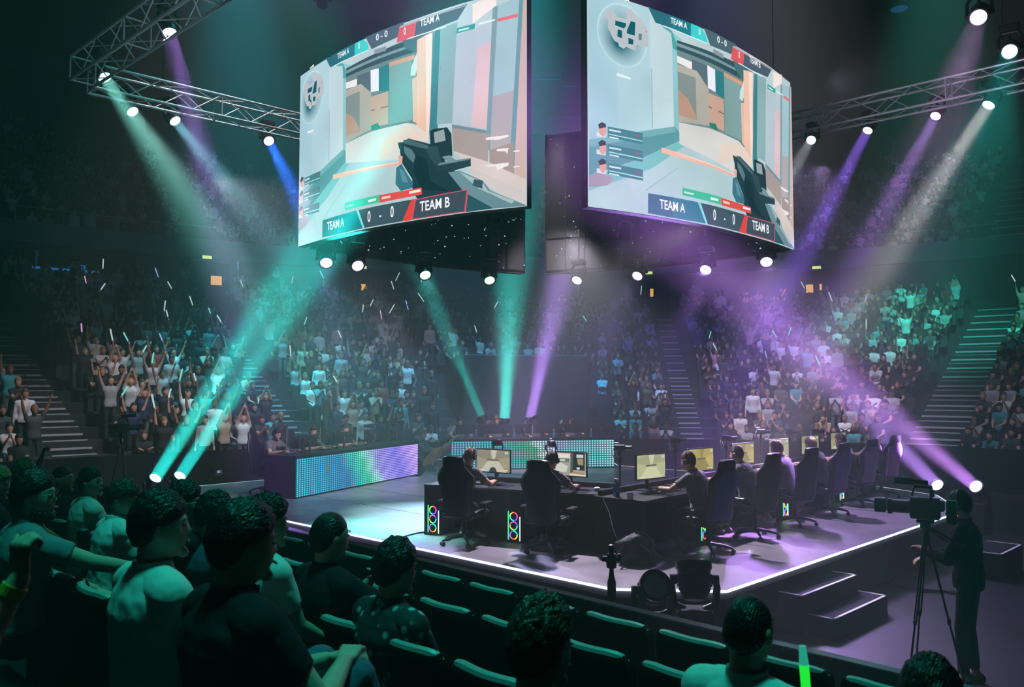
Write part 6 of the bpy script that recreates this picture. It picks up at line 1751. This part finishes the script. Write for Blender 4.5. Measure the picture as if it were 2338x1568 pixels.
crowd_pose('standing with one arm raised', cj(stand=True, lean=2, hands=((-.2, .3, 1.15), (.26, .1, 2.0, 1, .1, -.2)), look=(8, 0)), stand=True, hair=2)
crowd_pose('standing and clapping', cj(stand=True, lean=3, hands=((-.03, .36, 1.36), (.03, .36, 1.36)), look=(-8, -4)), stand=True)
crowd_pose('standing with arms down', cj(stand=True, lean=0, hands=((-.25, .06, .88), (.25, .06, .88)), look=(6, -4)), stand=True, long=True)
crowd_pose('clapping overhead', cj(stand=True, lean=0, hands=((-.04, .18, 1.93, -1, 0, -.1), (.04, .18, 1.93, 1, 0, -.1)), look=(0, 2)), stand=True, hair=3)
crowd_pose('sitting with one arm raised', cj(seat=.45, lean=0, hands=((-.1, .34, .68), (.22, .1, 1.52, 1, .1, -.2)), look=(0, 4)))
SIT = ['sitting with hands in lap'] * 4 + ['sitting and clapping'] * 3 + ['sitting with arms folded'] * 2 + ['sitting with long hair'] * 2 + ['leaning forward on knees'] * 2 + ['sitting with one arm raised']
STA = ['standing with both arms raised'] * 3 + ['standing with one arm raised'] * 3 + ['standing and clapping'] * 4 + ['standing with arms down'] * 3 + ['clapping overhead'] * 2
SHIRTS = [('black', (.012, .012, .015), 13), ('dark grey', (.05, .052, .06), 3), ('white', (.6, .6, .62), 5), ('light grey', (.3, .31, .33), 3), ('teal', (.04, .26, .28), 1), ('pink', (.5, .25, .27), 1), ('navy', (.02, .03, .08), 2), ('beige', (.42, .32, .24), 1), ('red', (.3, .04, .04), .25), ('olive', (.08, .09, .05), .6)]
SH_W = [s[2] for s in SHIRTS]
def arc_s(t):
    o = off(t); return np.concatenate([[0], np.cumsum(np.linalg.norm(np.diff(o, axis=0), axis=1))]), o
BL = ['far left block', 'left block', 'middle block', 'right block', 'far right block']
people = []
def fill(rows, t0, z0, rd, rh, tier, dens, standing, pitch=.54, amask=True):
    for r in range(rows):
        S, o = arc_s(t0 + r * rd + rd * .55)
        al = [(S[ci], hw) for ci, hw in AISLES]
        bounds = [0] + [s for s, _ in al] + [S[-1]]
        for b in range(5):
            s0 = bounds[b] + (al[b - 1][1] + .32 if b else .2); s1 = bounds[b + 1] - (al[b][1] + .32 if b < 4 else .2)
            n = int((s1 - s0) / pitch); k_ = 0
            for k in range(n):
                s = s0 + (k + .5) * (s1 - s0) / max(1, n) + CR_RND.uniform(-.05, .05)
                x, y = np.interp(s, S, o[:, 0]), np.interp(s, S, o[:, 1])
                if y < 4: continue
                z = z0 + r * rh; q = seen(V(x, y, z + 1.0))
                k_ += 1
                if not q or q[0] < -50 or q[0] > 2390: continue
                d_ = dens(q[0], r, b)
                if CR_RND.random() > d_: continue
                nx, ny = np.interp(s, S, NRM[:, 0]), np.interp(s, S, NRM[:, 1])
                rz = math.atan2(nx, -ny) + CR_RND.uniform(-.25, .25)
                st = CR_RND.random() < standing(q[0], r, b)
                pose = CR_RND.choice(STA if st else SIT)
                sh = CR_RND.choices(SHIRTS, SH_W)[0]
                people.append(dict(p=V(x, y, z), rz=rz, pose=pose, sh=sh, size=1 / y, tier=tier, row=r, block=b, k=k_, q=q, sc=CR_RND.uniform(.94, 1.06), st=st))
def in_tunnel(px, r): return 990 < px < 1350 and r < 9
fill(ROWS, 0, Z0, RD, RH, 'lower', lambda px, r, b: 0 if (in_tunnel(px, r)) else (.55 if 930 < px < 1400 and r < 14 else .93 if r < 16 else .75), lambda px, r, b: .8 if b in (1,) else .55 if b == 2 and px < 1000 else .3 if b == 0 else .12)
fill(14, TW + .3, ZW + 2.5, .82, .5, 'upper', lambda px, r, b: .0 if 700 < px < 1230 else .8, lambda px, r, b: .25)
people.sort(key=lambda d: -d['size'])
# visible ones only: roughly in front of the camera, not under the frame
vis = [d for d in people if -20 < d['q'][0] < 2358 and 0 < d['q'][1] < 1100]
near_, far_ = vis[:300], vis[300:]
GC = {'lower': 'spectators in the lower stand', 'upper': 'spectators in the upper stand'}
pos_seen = {}
first_pose = {}
stick_spots = []
for d in near_:
    me = POSES[d['pose']][0][0][0]
    o = bpy.data.objects.new('person', me); COL.objects.link(o)
    seatdrop = 0
    o.location = d['p']; o.rotation_euler = (0, 0, d['rz']); o.scale = (d['sc'],) * 3
    o.color = (*d['sh'][1], 1)
    tag(o, f"{d['sh'][0].replace(' ', '-')}-topped person {d['pose']}, {ordw(d['row'])} row of {BL[d['block']]}, {ordw(d['k'] - 1)} seat", 'person', 'spectators in the stands')
# everyone further up, too many to name
def mass(lst, name, label):
    V_, F_, C_ = [], [], []; o_ = 0; groups = {}
    skins = [(.45, .26, .19), (.38, .21, .15), (.5, .3, .22), (.2, .1, .07)]; hairs = [(.01, .01, .01), (.03, .017, .012), (.1, .05, .03)]; legs = [(.012, .012, .016), (.03, .045, .075), (.05, .05, .055)]
    cache = {}
    for d in lst:
        if d['pose'] not in cache:
            me, cls = POSES[d['pose']][0][1]; v, _ = mesh_np(me)
            me.calc_loop_triangles(); t = np.empty(len(me.loop_triangles) * 3, int); me.loop_triangles.foreach_get('vertices', t); cache[d['pose']] = (v, t.reshape(-1, 3), cls)
        v, t, cls = cache[d['pose']]; c, s = math.cos(d['rz']), math.sin(d['rz'])
        w = v * d['sc']; w = np.stack([w[:, 0] * c - w[:, 1] * s, w[:, 0] * s + w[:, 1] * c, w[:, 2]], 1) + np.array(d['p'])
        pal = np.array([CR_RND.choice(skins), d['sh'][1], CR_RND.choice(legs), CR_RND.choice(hairs), (.02, .02, .02)])
        V_.append(w); F_.append(t + o_); o_ += len(w); C_.append(pal[cls])
    v = np.concatenate(V_); f = np.concatenate(F_); c = np.concatenate(C_)
    me = bpy.data.meshes.new(name); me.vertices.add(len(v)); me.vertices.foreach_set('co', v.ravel()); n = len(f)
    me.loops.add(n * 3); me.loops.foreach_set('vertex_index', f.ravel()); me.polygons.add(n); me.polygons.foreach_set('loop_start', np.arange(n) * 3); me.polygons.foreach_set('loop_total', np.full(n, 3))
    me.update(); me.validate()
    a = me.color_attributes.new('Col', 'FLOAT_COLOR', 'POINT'); a.data.foreach_set('color', np.concatenate([c, np.ones((len(c), 1))], 1).ravel()); me.shade_smooth()
    me.materials.append(M['crowd_mass']); o = bpy.data.objects.new(name, me); COL.objects.link(o)
    return tag(o, label, 'crowd', kind='stuff')
if far_: mass(far_, 'crowd', 'packed audience filling the rows higher up both stands, many with arms raised')
print('CROWD', len(near_), len(far_))
# seats under and between the people
f = MB()
for tier, rows, t0, z0, rd, rh in (('lower', ROWS, 0, Z0, RD, RH), ('upper', 14, TW + .3, ZW + 2.5, .82, .5)):
    for r in range(rows):
        S, o = arc_s(t0 + r * rd + rd * .72); al = [(S[ci], hw) for ci, hw in AISLES]; s = .3
        while s < S[-1]:
            if all(abs(s - a) > hw + .3 for a, hw in al):
                x, y = np.interp(s, S, o[:, 0]), np.interp(s, S, o[:, 1])
                q = seen(V(x, y, 1)) if y > 5 else None
                if q and -60 < q[0] < 2400 and not (tier == 'lower' and in_tunnel(q[0], r)):
                    nx, ny = np.interp(s, S, NRM[:, 0]), np.interp(s, S, NRM[:, 1]); a = math.atan2(nx, -ny); rt = Matrix.Rotation(a, 3, 'Z')
                    z = z0 + r * rh
                    if tier == 'lower' or r < 14:
                        f.box(V(x, y, z + .62) + rt @ V(0, -.06, 0), (.44, .05, .42), rt); f.box(V(x, y, z + .40) + rt @ V(0, .14, 0), (.42, .38, .07), rt)
                        f.box(V(x, y, z + .2) + rt @ V(0, .05, 0), (.06, .1, .4), rt)
            s += .54
mat('stand_seat', (.02, .028, .034), .7)
tag(f.build('stand_seating', 'stand_seat', fix=False), 'rows of dark fold-up seats under the audience in both stands', 'seating', kind='stuff')
# light sticks and inflatable batons held up in the crowd
M['baton'] = glow('baton', '#d8f2f4', .75); M['baton_pink'] = glow('baton_pink', '#f0a8e0', .9); M['baton_teal'] = glow('baton_teal', '#7ff0e4', .9); M['baton_orange'] = glow('baton_orange', '#ff8a3a', .9); M['baton_blue'] = glow('baton_blue', '#9fb8ff', .9)
ns = 0; blk = {}
cand = [d for d in vis if d['pose'] in ('standing with one arm raised', 'standing with both arms raised', 'sitting with one arm raised') and d['tier'] == 'lower']
CR_RND.shuffle(cand)
for d in cand[:56]:
    J = POSES[d['pose']][1]; w = J['wrR'] + (J['wrR'] - J['elR']).normalized() * .07
    c, s = math.cos(d['rz']), math.sin(d['rz']); w = w * d['sc']; w = V(w.x * c - w.y * s, w.x * s + w.y * c, w.z) + d['p']
    mk = CR_RND.choices(['baton', 'baton_teal', 'baton_pink', 'baton_blue', 'baton_orange'], [10, 3, 1.2, 1, .5])[0]
    dr = V(CR_RND.uniform(-.7, .7), CR_RND.uniform(-.3, .1), 1).normalized(); L = CR_RND.uniform(.25, .45)
    f = MB(); f.tube([V(0, 0, 0) - dr * .05, dr * .02, dr * L * .9, dr * L], [.016, .022, .024, .012], 7)
    key = (d['row'], d['block'], d['k'])
    cn = {'baton': 'white', 'baton_teal': 'pale teal', 'baton_pink': 'pink', 'baton_blue': 'bluish', 'baton_orange': 'orange'}[mk]
    o = f.build('light_stick', mk, loc=w); tag(o, f"{cn} light stick in the {ordw(d['row'])} row of the {BL[d['block']]}, {ordw(d['k'] - 1)} seat", 'light stick', 'light sticks in the audience')
# the prototypes that were never placed go away
for o in list(COL.objects):
    if o.parent is None and o.get('label') in ('monitor', 'gaming chair', 'seat', 'keyboard', 'mouse', 'mat', 'bottle', 'camera', 'computer'):
        for c in list(o.children_recursive): bpy.data.objects.remove(c)
        bpy.data.objects.remove(o)
